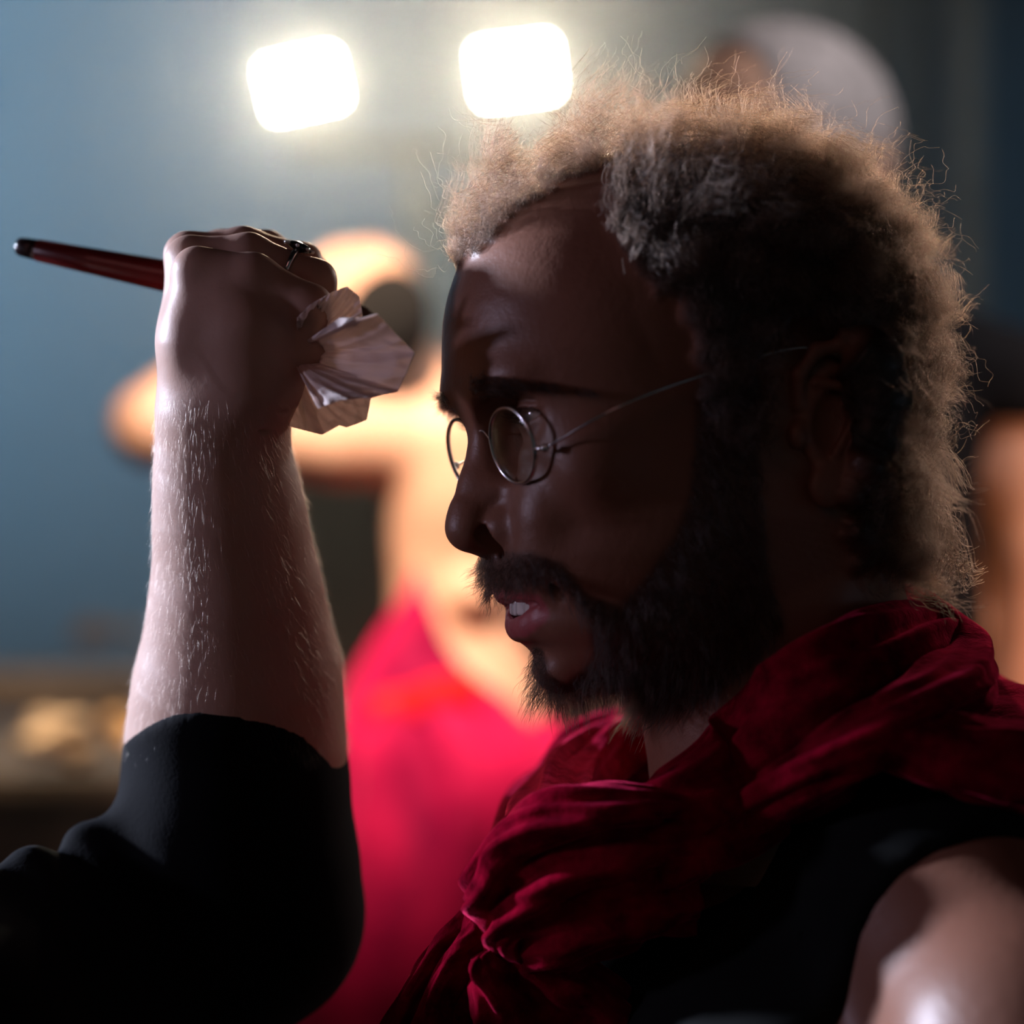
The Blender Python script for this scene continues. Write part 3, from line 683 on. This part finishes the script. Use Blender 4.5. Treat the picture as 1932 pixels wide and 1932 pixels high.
# fine arm hair
M_ARMHAIR=hairmat('fine_arm_hair',(.35,.22,.13),.3)
mm=(aV[:,2]<P(0,760,.05)[2]*1000)&(aV[:,2]>P(0,1420,.1)[2]*1000)
ix=np.where(mm)[0]; r2=np.random.default_rng(3); p_=r2.choice(ix,int(NHAIR*.22)); rp=aV[p_]; rn=vN[p_]
t=np.linspace(0,1,5)[None,:,None]; L=r2.uniform(2,5.5,(len(p_),1,1)); d=unit(rn*.45+np.array([.25,0,-.8])+r2.normal(0,.22,rn.shape))[:,None]
hp=rp[:,None]+d*L*t+np.array([0,0,-1])*L*t*t*.3
strands('arm_hair',inv(artist,hp.reshape(-1,3)*.001).reshape(hp.shape),np.array([1,1,.8,.5,.2])*.02*.001,M_ARMHAIR,artist)
# jewelled ring on the ring finger
M_SILVER=simple('silver',(.75,.75,.78),.15,1,.05); M_JET=simple('dark_stone',(.01,.01,.012),.08,0,.1,Coat_Weight=1.0)
c,_=q(548,508,-12,1); dn2=unit(q(596,528,-13,1)[0]-q(470,480,-12,1)[0]); upv=unit(np.cross(dn2,[0,1,0])); 
if upv[2]<0: upv=-upv
side=np.cross(dn2,upv)
ring_=empty('finger_ring',tuple(c*.001)); tag(ring_,'dark stone ring with small glittering jewels on the raised fist','ring')
v,f=ring(c*.001,dn2,upv,side,.0092,.0092,.0010,48,10); mk('band',inv(ring_,v),f,M_SILVER,ring_)
v,f=lathe([(.001,-.001),(.0050,0),(.0056,.0012),(.0045,.0026),(.0018,.0034)],24,axis_matrix((c+upv*9.0-side*1)*.001,(c+upv*12-side*1.2)*.001)); mk('stone',inv(ring_,v),f,M_JET,ring_)
M_GEM=simple('clear_gem',(.9,.95,.95),.03,0,.02,Coat_Weight=1.0,Metallic=.6)
for i in range(8):
    a=i/8*6.283; e=c+upv*(10.2)-side*1+(dn2*math.cos(a)+side*math.sin(a))*6.2
    v,f=lathe([(.0002,-.0007),(.0010,-.0001),(.0008,.0006),(.0004,.0009)],8,axis_matrix(e*.001,(e+upv)*.001)); mk('gem',inv(ring_,v),f,M_GEM,ring_)
# ------------------------------------------------------------------ brush in the hand
a=P(32,464,AY+.062); b_=P(640,587,AY+.040); brush=empty('makeup_brush',tuple(P(310,518,AY+.05)))
tag(brush,'slim dark red tapered stick with a dark end held in the raised fist','brush')
M_RED=simple('red_lacquer',(.09,.006,.006),.28,0,.2,Coat_Weight=.5); M_DK=simple('black_plastic',(.02,.008,.010),.3,0,.1,Coat_Weight=.6)
Lb=np.linalg.norm(b_-a); AM=axis_matrix(a,b_)
v,f=lathe([(.0048,.010),(.0052,.0105),(.0062,.04),(.0074,.075),(.0074,.09),(.0066,Lb*.8),(.0050,Lb*.95),(.0048,Lb*.96)],32,AM); mk('handle',inv(brush,v),f,M_RED,brush)
v,f=lathe([(.0018,0),(.0036,.0004),(.0043,.0015),(.0047,.006),(.0049,.0102)],32,AM); mk('end_cap',inv(brush,v),f,M_DK,brush)
v,f=lathe([(.0044,Lb*.955),(.0046,Lb*.97),(.0046,Lb)],24,AM); mk('ferrule',inv(brush,v),f,M_SILVER,brush)
v,f=lathe([(.0040,Lb),(.0052,Lb+.006),(.0045,Lb+.012),(.002,Lb+.016)],24,AM); mk('bristles',inv(brush,v),f,simple('bristle',(.05,.03,.02),.8),brush)
# ------------------------------------------------------------------ tissue in the hand
M_TIS=bpy.data.materials.new('white_tissue_paper'); M_TIS.use_nodes=True; nt=M_TIS.node_tree; nt.nodes.clear()
o_=nt.nodes.new('ShaderNodeOutputMaterial'); d_=nt.nodes.new('ShaderNodeBsdfDiffuse'); t_=nt.nodes.new('ShaderNodeBsdfTranslucent'); m_=nt.nodes.new('ShaderNodeMixShader'); m_.inputs[0].default_value=.5
d_.inputs[0].default_value=(.86,.80,.79,1); t_.inputs[0].default_value=(.8,.66,.62,1); nt.links.new(d_.outputs[0],m_.inputs[1]); nt.links.new(t_.outputs[0],m_.inputs[2]); nt.links.new(m_.outputs[0],o_.inputs[0])
bn=nt.nodes.new('ShaderNodeBump'); bn.inputs['Strength'].default_value=.5; bn.inputs['Distance'].default_value=.001; nn=noise(nt,350,4); nt.links.new(nn.outputs[0],bn.inputs['Height']); nt.links.new(bn.outputs[0],d_.inputs['Normal'])
tis=empty('tissue',tuple(P(600,680,AY))); tag(tis,'crumpled white paper tissue clutched in the raised fist','tissue')
def fan(outline,ctr,dy0,pl,amp,lean,seed,nu=150,nt_=34):
    rg=np.random.default_rng(seed); O=catmull([(x,y,0) for x,y in outline],nu) if 0 else None
    pts=np.array(outline,float); seg=np.linalg.norm(np.diff(pts,axis=0),axis=1); cs=np.concatenate([[0],np.cumsum(seg)])/seg.sum()
    V=[]; c=np.array(ctr,float); pk=np.sort(rg.uniform(0,1,pl)); hv_=rg.uniform(-1,1,pl); 
    for i in range(nu):
        u=i/(nu-1); o=np.array([np.interp(u,cs,pts[:,0]),np.interp(u,cs,pts[:,1])])
        z=np.interp(u,np.concatenate([[0],pk,[1]]),np.concatenate([[.3],hv_,[-.2]]))
        for j in range(nt_):
            t=j/(nt_-1); x=c+(o-c)*(.12+.88*t); cr=math.sin(9*t+7*u)*.16+abs(math.sin(14*t+3*math.sin(9*u)))*.16+abs(math.sin(31*u+5*t))*.22
            y=AY+(dy0+amp*z*t**.8+lean*t+amp*cr*t)*.001; V.append(P(x[0],x[1],y))
    F=[(i*nt_+j,i*nt_+j+1,(i+1)*nt_+j+1,(i+1)*nt_+j) for i in range(nu-1) for j in range(nt_-1)]
    return np.array(V),F
def sheet(name,vf,th=.00015):
    v,f=vf; v=np.array(v); n=len(v); ff=np.array(f); N=normals(v,ff); v2=np.vstack([v+N*th,v-N*th]); F=[tuple(q) for q in f]+[tuple(x+n for x in q[::-1]) for q in f]
    mk(name,inv(tis,v2),F,M_TIS,tis)
sheet('upper_fold',fan([(560,600),(585,575),(625,552),(655,541),(678,560),(684,596)],(560,655),-28,5,9,-26,1,90))
sheet('middle_fold',fan([(640,600),(684,600),(712,592),(745,628),(782,665),(766,705),(750,737),(715,745),(700,750),(640,755),(600,770)],(545,665),-30,7,11,-46,4))
sheet('lower_fold',fan([(715,700),(700,748),(692,792),(655,806),(640,802),(608,820),(575,812),(538,802),(530,760)],(560,690),-20,6,9,6,9,110))
# ------------------------------------------------------------------ people in the background
def px3(px,py,y): return P(px,py,y)*1000
def kk(y): return S*(CAMD+y)/CAMD*1000
Y1=1.8
M_WARM=skin('fair_skin',(.66,.42,.30),[],rough=.5,sss=.1,pore=.3)
g=Grid((px3(150,0,Y1)[0],1560,px3(0,2300,Y1)[2]),(px3(1300,0,Y1)[0],2080,px3(0,380,Y1)[2]),8)
def b(px,py,dy,r): return (px3(px,py,Y1+dy*.001),r*kk(Y1))
g.chain([b(850,830,0,95),b(640,820,-40,88),b(420,806,-80,78),b(290,806,-95,74)],20)                  # upper arm to the elbow
g.chain([b(285,800,-95,66),b(400,700,-70,60),b(540,580,-30,48),b(640,505,0,40)],16)                  # forearm folded back to the head
g.chain([b(640,505,0,42),b(700,492,10,36),b(750,520,15,26)],10)                                      # hand laid on the head
for k in range(4): g.chain([b(690,486+k*12,8,14),b(745,500+k*14,6-k*8,12),b(768,530+k*14,-k*8,10)],4)
g.chain([b(870,840,0,105),b(865,930,20,135),b(850,1040,20,105),b(860,1150,20,110),b(880,1350,20,150),b(880,1500,20,160)],30)
g.chain([b(860,770,20,62),b(780,700,15,58),b(730,640,5,60)],26)                                       # neck bent forward
g.chain([b(960,850,90,80),b(1060,980,110,62),b(1000,1140,60,48),b(900,1120,-50,40),b(880,1125,-70,34)],16)
g.ell(b(695,590,0,1)[0],(98*kk(Y1),92,128*kk(Y1)),14,rot=[[.94,0,-.34],[0,1,0],[.34,0,.94]])
v,f=g.mesh(); v=relax(v,f,3)
dancer=empty('person',tuple(P(860,1500,Y1))); tag(dancer,'blurred bare-chested person with bent arm and bowed dark-haired head, beyond the fist','person')
mk('body',inv(dancer,v*.001),f,M_WARM,dancer); legs(dancer,P(870,0,Y1+.12)[0],Y1+.1,.60,0,M_TROU,M_SHOE,r=.075)
hg=Grid(tuple(b(500,0,0,1)[0][:1])+(1600,b(0,800,0,1)[0][2]),tuple(b(820,0,0,1)[0][:1])+(1900,b(0,440,0,1)[0][2]),5)
hg.ell(b(728,610,-60,1)[0],(86*kk(Y1),72,106*kk(Y1)),5,rot=[[.94,0,-.34],[0,1,0],[.34,0,.94]])
v,f=hg.mesh(); v=relax(v,f,2); M_BLK=simple('black_hair',(.002,.002,.002),1)
mk('hair',inv(dancer,v*.001),f,M_BLK,dancer)
# velvet skirt hanging in folds to the floor
M_RV=cloth('scarlet_velvet',(.60,.010,.09),.6,(1,.1,.25),.7,weave=60,fold=.03,lo=(.16,.0,.035),vs=7)  # mottled dark and light colour also stands in for velvet sheen
rows=[(1078,778,808),(1120,760,826),(1160,738,845),(1215,706,872),(1265,676,915),(1320,650,985),(1390,632,1060),(1480,615,1110),(1600,575,1125),(1750,525,1130),(1932,478,1110),(2300,430,1120),(3120,360,1160)]
V=[];F=[];m=96;C=catmull([(r[0],r[1],r[2]) for r in rows],80)
for i,(py,a_,c_) in enumerate(C):
    t=i/79; cx=(a_+c_)/2; w=(c_-a_)/2
    for j in range(m):
        th=2*math.pi*j/m; r=1+min(1,t*3)*(.05*math.sin(9*th+4*t)+.035*math.sin(17*th-7*t)+.04*math.sin(5*th+14*t)); dz=28*math.sin(4*th+9*t)*math.exp(-((t-.12)/.12)**2)
        p=P(cx+w*math.cos(th)*r,min(py+dz*.5,3125),Y1); p[1]+=(.02+min(w*kk(Y1)*.001*.75,.19))*math.sin(th)*r-.02; V.append(p)
for i in range(79):
    for j in range(m): F.append((i*m+j,i*m+(j+1)%m,(i+1)*m+(j+1)%m,(i+1)*m+j)[::-1])
F.append(tuple(range(m))); mk('velvet_skirt',inv(dancer,V),F,M_RV,dancer)
# sash across the hip
v,f=sweep([np.array([*P(px,py,Y1-.115),.020,.008,0]) for px,py in ((700,1345),(760,1335),(830,1310),(900,1298))],40,16,up=(0,0,1),prof=lambda t,th:1+.15*math.sin(5*th+6*t))
mk('sash',inv(dancer,v),f,cloth('bright_red_satin',(.8,.015,.02),.5,(1,.3,.2),.5),dancer)
# a dark coat thrown behind
# ---- grey-haired man in a black t-shirt behind the main head
Y2=1.3
elder=empty('person',tuple(P(1700,2200,Y2))); tag(elder,'blurred grey-haired person in a dark t-shirt behind the curly-haired man','person')
hF=Frame(P(1515,355,Y2),R(52),0,.00115)
g=Grid((px3(1250,0,Y2)[0],1000,900),(px3(2350,0,Y2)[0],1640,px3(0,330,Y2)[2]),8)
def c2(px,py,dy,r): return (px3(px,py,Y2+dy*.001),r*kk(Y2))
g.chain([c2(1560,430,0,105),c2(1610,640,0,115)],20)
g.chain([c2(1610,660,0,110),c2(1760,670,-20,95),c2(1890,720,-30,88)],25); g.chain([c2(1610,660,0,110),c2(1440,700,20,95),c2(1330,760,30,85)],25)
g.chain([c2(1620,850,0,220),c2(1640,1150,0,200),c2(1640,1500,0,195)],30)
g.chain([c2(1880,730,-30,86),c2(1895,900,-30,88),c2(1940,1060,-30,80),c2(1925,1300,-40,76),c2(1900,1420,-60,64)],16)
g.chain([c2(1330,770,30,80),c2(1290,1000,20,74)],16)
v,f=g.mesh(); v=relax(v,f,3)
VV,FF=join([(v*.001,f),(hF.w(HDV),HDF)]); mk('body',inv(elder,VV),np.array(FF),M_WARM,elder); legs(elder,P(1640,0,Y2)[0],Y2,P(0,1560,Y2)[2],0,M_TROU,M_SHOE)
mk('grey_hair',inv(elder,hF.w(HAIRCAP[0]*np.array((1.05,1.04,1.04))+np.array((2,0,3)))),HAIRCAP[1],simple('grey_hair',(.42,.40,.40),.7,0,.35,60),elder)
g=Grid((px3(1180,0,Y2)[0],980,850),(px3(2450,0,Y2)[0],1660,px3(0,480,Y2)[2]),9)
g.chain([c2(1610,670,0,118),c2(1760,685,-20,112),c2(1890,730,-30,108)],25); g.chain([c2(1610,670,0,118),c2(1440,705,20,108),c2(1330,770,30,98)],25)
g.chain([c2(1625,850,0,238),c2(1640,1150,0,222),c2(1640,1560,0,222)],30); g.chain([c2(1890,730,-30,108),c2(1908,800,-30,108)],16); g.chain([c2(1330,770,30,98),c2(1310,900,25,95)],16)
sl,X,Y,Z=g.full()
g.sub(sl,(px3(0,805,Y2-.03)[2]-Z+0*Y+0*X if 0 else np.maximum(Z-px3(0,812,Y2-.03)[2],-(X-px3(1825,0,Y2)[0]))*0+np.maximum(px3(1835,0,Y2)[0]-X,Z-px3(0,800,Y2)[2])+0*Y).astype(np.float32),3)
v,f=g.mesh(); v=relax(v,f,3)
mk('dark_t_shirt',inv(elder,v*.001),f,cloth('charcoal_jersey',(.016,.016,.018),.1,(.3,.3,.3)),elder)
# ------------------------------------------------------------------ twin work light on a tripod
M_LAMP=bpy.data.materials.new('lit_panel'); M_LAMP.use_nodes=True; nt=M_LAMP.node_tree; bs=nt.nodes['Principled BSDF']; bs.inputs['Emission Color'].default_value=(1,.90,.68,1); bs.inputs['Emission Strength'].default_value=LAMPE; bs.inputs['Base Color'].default_value=(.8,.8,.8,1)
M_HOUS=simple('dark_lamp_housing',(.05,.05,.052),.45,.3,.1); M_STEEL=simple('painted_steel',(.25,.22,.17),.4,.5,.1)
Y3=3.5
def work_lamp(px,py,w,h,rot,label):
    c=P(px,py,Y3); o=empty('work_lamp',tuple(c)); o.rotation_euler=(R(6),R(rot),0); tag(o,label,'lamp',None)
    v,f=bx((0,.035,0),(w+.022,.05,h+.022),bev=.008); mk('housing',v,f,M_HOUS,o)
    v,f=bx((0,.006,0),(w,.012,h),bev=.004); mk('light_panel',v,f,M_LAMP,o)
    v,f=join([bx((0,.068,(k-3)*.014),(w*.9,.02,.004)) for k in range(7)]); mk('cooling_fins',v,f,M_HOUS,o)
    v,f=sweep([np.array([x,.04,z,.008,.003,0]) for x,z in ((-w/2-.014,0),(-w/2-.014,-h/2-.03),(0,-h/2-.04),(w/2+.014,-h/2-.03),(w/2+.014,0))],40,8,up=(0,1,0)); mk('bracket',v,f,M_STEEL,o)
    return o
work_lamp(571,157,.130,.088,-12,'glowing rectangular floodlight on the left, clear of the hair')
work_lamp(974,133,.138,.092,-7,'glowing rectangular floodlight partly covered by the curly hair')
st=empty('light_stand',(P(772,0,Y3)[0],Y3+.12,0)); tag(st,'thin pale stand that carries the two floodlights','stand')
top=P(0,262,Y3)[2]
v,f=sweep([np.array([0,0,z,.013,.013,0]) for z in (.25,1,top)],12,12,up=(1,0,0)); mk('pole',v,f,M_STEEL,st)
v,f=bx((0,0,top),(.5,.03,.03),bev=.004); mk('crossbar',v,f,M_STEEL,st)
for i in range(3):
    a_=i*2.094+.5; v,f=sweep([np.array([math.cos(a_)*r,math.sin(a_)*r,z,.010,.010,0]) for r,z in ((.02,.55),(.16,.3),(.30,.012))],12,10,up=(0,.1,1)); mk('leg',v,f,M_STEEL,st)
# ------------------------------------------------------------------ room
M_WALL,nt,bb=mat('blue_grey_plaster'); n=noise(nt,1.2,5); rp_=ramp(nt,n.outputs[0],[(.35,(.30,.36,.39)),(.65,(.36,.41,.43))]); nt.links.new(rp_.outputs[0],bb.inputs['Base Color']); bb.inputs['Roughness'].default_value=.9; n5=noise(nt,60,4); bump(nt,bb,n5.outputs[0],.3,.002)
WY=4.3
def st_(name,c,s,m): v,f=bx(c,s); o=mk(name,v,f,m,None,False); o['kind']='structure'; return o
st_('wall_back',(0,WY+.05,1.6),(7.2,.1,3.2),M_WALL)
st_('wall_left',(-3.55,1.0,1.6),(.1,6.6,3.2),M_WALL); st_('wall_right',(3.55,1.0,1.6),(.1,6.6,3.2),M_WALL)
st_('wall_front',(0,-2.35,1.6),(7.2,.1,3.2),M_WALL)
st_('floor',(0,1.0,-.05),(7.2,6.8,.1),simple('dark_stage_floor',(.05,.045,.042),.55,0,.3,6))
st_('ceiling',(0,1.0,3.25),(7.2,6.8,.1),simple('black_ceiling',(.03,.03,.035),.9,0,.2,5))
M_POST=simple('tan_painted_wood',(.55,.46,.35),.6,0,.15,8)
for i,(px,w,hgt,yy,nm) in enumerate(((1832,.055,3.2,3.9,'far right'),(1655,.035,3.2,4.0,'')) ):
    p=P(px,966,yy); o=empty('post',(p[0],yy,0)); tag(o,['slim vertical tan post near the right edge, right of the grey-haired person','dim slim vertical post just right of the grey-haired head'][i],'post')
    v,f=bx((0,0,1.6),(w,.05,3.19),bev=.004); mk('shaft',v,f,M_POST if i==0 else simple('dim_post_paint',(.10,.11,.11),.6),o); v,f=bx((0,0,.02),(w*2.2,.11,.04),bev=.004); mk('base_plate',v,f,M_STEEL,o)
p=P(826,966,4.15); o=empty('post',(p[0],4.15,0)); tag(o,'pale vertical post between the two floodlights, left of the forehead','post'); v,f=bx((0,0,1.1),(.075,.05,2.2),bev=.004); mk('shaft',v,f,M_POST,o); v,f=bx((0,0,.02),(.15,.11,.04),bev=.004); mk('base_plate',v,f,M_STEEL,o)
# hanging dark curtain behind the red skirt
M_CUR=cloth('taupe_curtain',(.15,.125,.105),.1,(.3,.3,.25),.9,weave=90)
cx0=P(540,0,3.0)[0]; cx1=P(1180,0,3.0)[0]; top=P(0,905,3.0)[2]; V=[];F=[];nx=180
for side in (0,1):
    for i in range(nx+1):
        x=cx0+(cx1-cx0)*i/nx; y=3.0+.03*math.sin(i*.35)+.012*math.sin(i*.9+1)+side*.006
        for z in (.03,top*.5,top): V.append((x,y,z))
n3=(nx+1)*3
for i in range(nx):
    for j in range(2):
        q4=(i*3+j,(i+1)*3+j,(i+1)*3+j+1,i*3+j+1); F.append(q4); F.append(tuple(x+n3 for x in q4[::-1]))
o=empty('curtain_screen',((cx0+cx1)/2,3.0,0)); tag(o,'dim taupe folding curtain screen behind the red velvet skirt','screen'); mk('curtain',inv(o,V),F,M_CUR,o)
for x in (cx0,cx1): v,f=sweep([np.array([x,3.0,z,.014,.014,0]) for z in (.0,top/2,top+.02)],10,10,up=(1,0,0)); mk('upright',inv(o,v),f,M_STEEL,o)
v,f=sweep([np.array([x,3.0,top,.012,.012,0]) for x in (cx0,(cx0+cx1)/2,cx1)],10,10); mk('top_rail',inv(o,v),f,M_STEEL,o)
# counter with glinting things, lower left
Y4=2.3
M_WD=simple('dark_brown_wood',(.10,.075,.06),.5,0,.3,6)
ct=empty('counter',(-1.12,Y4+.2,0)); tag(ct,'dim brown counter behind the raised arm at lower left','counter')
tz=P(0,1452,Y4)[2]; xc=ct.location[0]
v,f=bx((0,.1,tz-.02),(1.16,.7,.04),bev=.006); mk('worktop',v,f,M_WD,ct); v,f=bx((0,.12,(tz-.04)/2),(1.08,.62,tz-.04),bev=.004); mk('cabinet_body',v,f,M_WD,ct)
for k in (-1,1): v,f=bx((k*.26,-.20,(tz-.04)/2),(.48,.02,tz-.12),bev=.004); d_=mk('door',v,f,M_WD,ct); 
sh=empty('wall_shelf',(P(80,0,3.1)[0],3.1,P(0,1300,3.1)[2])); tag(sh,'long dim brown board above the counter at lower left','shelf')
v,f=bx((0,0,.0),(1.3,.25,.075),bev=.006); mk('board',v,f,simple('faded_brown_board',(.20,.15,.125),.6,0,.2,5),sh)
for k in (-1,1): v,f=bx((k*.5,.02,-.06),(.03,.2,.1),bev=.003); mk('shelf_bracket',v,f,M_STEEL,sh)
M_GOLD=simple('pale_gold_foil',(.85,.60,.42),.45,.25,.25,14)
M_TAN=simple('tan_cloth',(.42,.29,.20),.8,0,.2,10)
def lump(name,label,cat,px,py,y,sx_,sy_,sz_,m,seed):
    rg=np.random.default_rng(seed); c=P(px,py,y)*1000; g=Grid(c-np.array((sx_,sy_,sz_))*1.6,c+np.array((sx_,sy_,sz_))*1.6,5)
    for i in range(9):
        o_=rg.uniform(-.62,.62,3)*np.array((sx_,sy_,sz_)); r=rg.uniform(.32,.55)*min(sx_,sz_); g.ell(c+o_,(r*1.4,r,r*.9),12)
    v,f=g.mesh(); v=relax(v,f,2); o=mk(name,v*.001-c*.001,f,m); o.location=c*.001; tag(o,label,cat); return o
lump('gold_bundle','pale gold crumpled bundle on the counter, the larger one at left','bundle',88,1400,Y4,78,50,46,M_GOLD,4)
lump('gold_bundle','smaller orange-gold crumpled bundle on the counter, tight behind the forearm','bundle',245,1378,Y4+.05,42,40,34,simple('orange_gold_foil',(.75,.43,.18),.45,.25,.25,14),6)
lump('folded_cloth','tan folded cloth on the long brown board, close behind the forearm','cloth',215,1190,3.05,100,60,30,M_TAN,8)
# ------------------------------------------------------------------ light
w=bpy.data.worlds.new('world'); SC.world=w; w.use_nodes=True; w.node_tree.nodes['Background'].inputs[0].default_value=(.02,.025,.03,1); w.node_tree.nodes['Background'].inputs[1].default_value=.2
def area(name,loc,tgt,size,power,col,sy=None,spread=180):
    l=bpy.data.lights.new(name,'AREA'); l.size=size; l.energy=power; l.color=col; l.spread=R(spread)
    if sy: l.shape='RECTANGLE'; l.size_y=sy
    o=bpy.data.objects.new(name,l); COL.objects.link(o); o.location=loc; o.rotation_euler=(Vector(tgt)-Vector(loc)).to_track_quat('-Z','Y').to_euler(); return o
def spot(name,loc,tgt,power,col,ang,blend=.5,r=.05):
    l=bpy.data.lights.new(name,'SPOT'); l.energy=power; l.color=col; l.spot_size=R(ang); l.spot_blend=blend; l.shadow_soft_size=r
    o=bpy.data.objects.new(name,l); COL.objects.link(o); o.location=loc; o.rotation_euler=(Vector(tgt)-Vector(loc)).to_track_quat('-Z','Y').to_euler(); return o
spot('cool_side_lamp',(-2.65,1.0,2.02),(.05,0,1.43),760,(.74,.79,1.0),26,.4,.10)
spot('hair_back_fill',(-.10,3.75,2.98),(.12,.05,1.55),215,(1,.70,.48),10.5,.5,.08)  # out-of-frame spot added to strengthen the floodlights' backlight on the hair
spot('right_back_lamp',(1.5,2.4,2.4),(.0,.08,1.42),60,(1,.80,.70),15,.5,.1)
area('added_left_fill',(-2.0,-.26,1.68),(0,0,1.42),.2,.7,(.80,.70,1.0),None,60)  # unseen weak area light added to lift the nose ridge and lips
spot('blue_fill',(1.2,2.2,3.1),(1.6,4.3,1.7),14,(.25,.6,1.0),70,1.0,.2)  # added spot that tints the dark right back wall blue
spot('counter_fill_spot',(-.9,1.75,3.1),(-.95,2.45,1.2),260,(1,.74,.46),32,.8,.1)  # spot put in overhead to brighten the gold bundles
spot('dancer_fill_spot',(-.35,.35,3.0),(-.12,1.8,1.44),800,(1,.70,.50),24,.8,.1)  # unseen spot added to brighten the bare-chested person and upper skirt
spot('elder_arm_fill',(1.75,-.25,2.1),(.85,1.3,1.3),200,(1,.42,.18),27,.6,.1)  # added orange spot for the grey-haired person's arm and face
spot('elder_top_fill',(1.3,.5,2.95),(.5,1.3,1.8),85,(1.0,.88,.88),40,.6,.15)  # unseen spot put in to lift the grey hair
spot('blue_wash',(-2.6,1.4,3.1),(-1.35,4.3,2.55),540,(.36,.68,1.0),58,1.0,.2)
area('warm_front_fill',(-.9,-1.6,2.4),(0,0,1.45),.8,.9,(1,.36,.34))  # dim red fill added for the camera side of the face
if HAZE>0:
    m=bpy.data.materials.new('thin_stage_haze'); m.use_nodes=True; nt=m.node_tree; nt.nodes.clear(); o_=nt.nodes.new('ShaderNodeOutputMaterial'); vs=nt.nodes.new('ShaderNodeVolumeScatter'); vs.inputs['Density'].default_value=HAZE; vs.inputs['Anisotropy'].default_value=.75; vs.inputs['Color'].default_value=(1,1,1,1); nt.links.new(vs.outputs[0],o_.inputs['Volume'])
    v,f=bx((-1.45,2.92,1.6),(4.0,2.6,3.1)); hz=mk('stage_haze',v,f,m,None,False); tag(hz,'thin pale haze filling the air around the two floodlights','haze',None,'stuff')
SC.cycles.volume_bounces=0; SC.cycles.volume_step_rate=4; SC.cycles.volume_max_steps=64
# ------------------------------------------------------------------ camera and render settings
cam=bpy.data.cameras.new('camera'); co=bpy.data.objects.new('camera',cam); COL.objects.link(co); SC.camera=co
co.location=(0,-CAMD,Z0); co.rotation_euler=(R(90),0,0); cam.sensor_width=24; cam.sensor_fit='HORIZONTAL'; cam.lens=50; cam.clip_start=.05
cam.dof.use_dof=True; cam.dof.focus_distance=CAMD+.022; cam.dof.aperture_fstop=2.1
v=SC.view_settings; v.view_transform='Standard'; v.look='None'; v.exposure=0; v.gamma=1
SC.cycles.use_denoising=True; SC.cycles.max_bounces=10; SC.cycles.transparent_max_bounces=12; SC.cycles.caustics_reflective=False
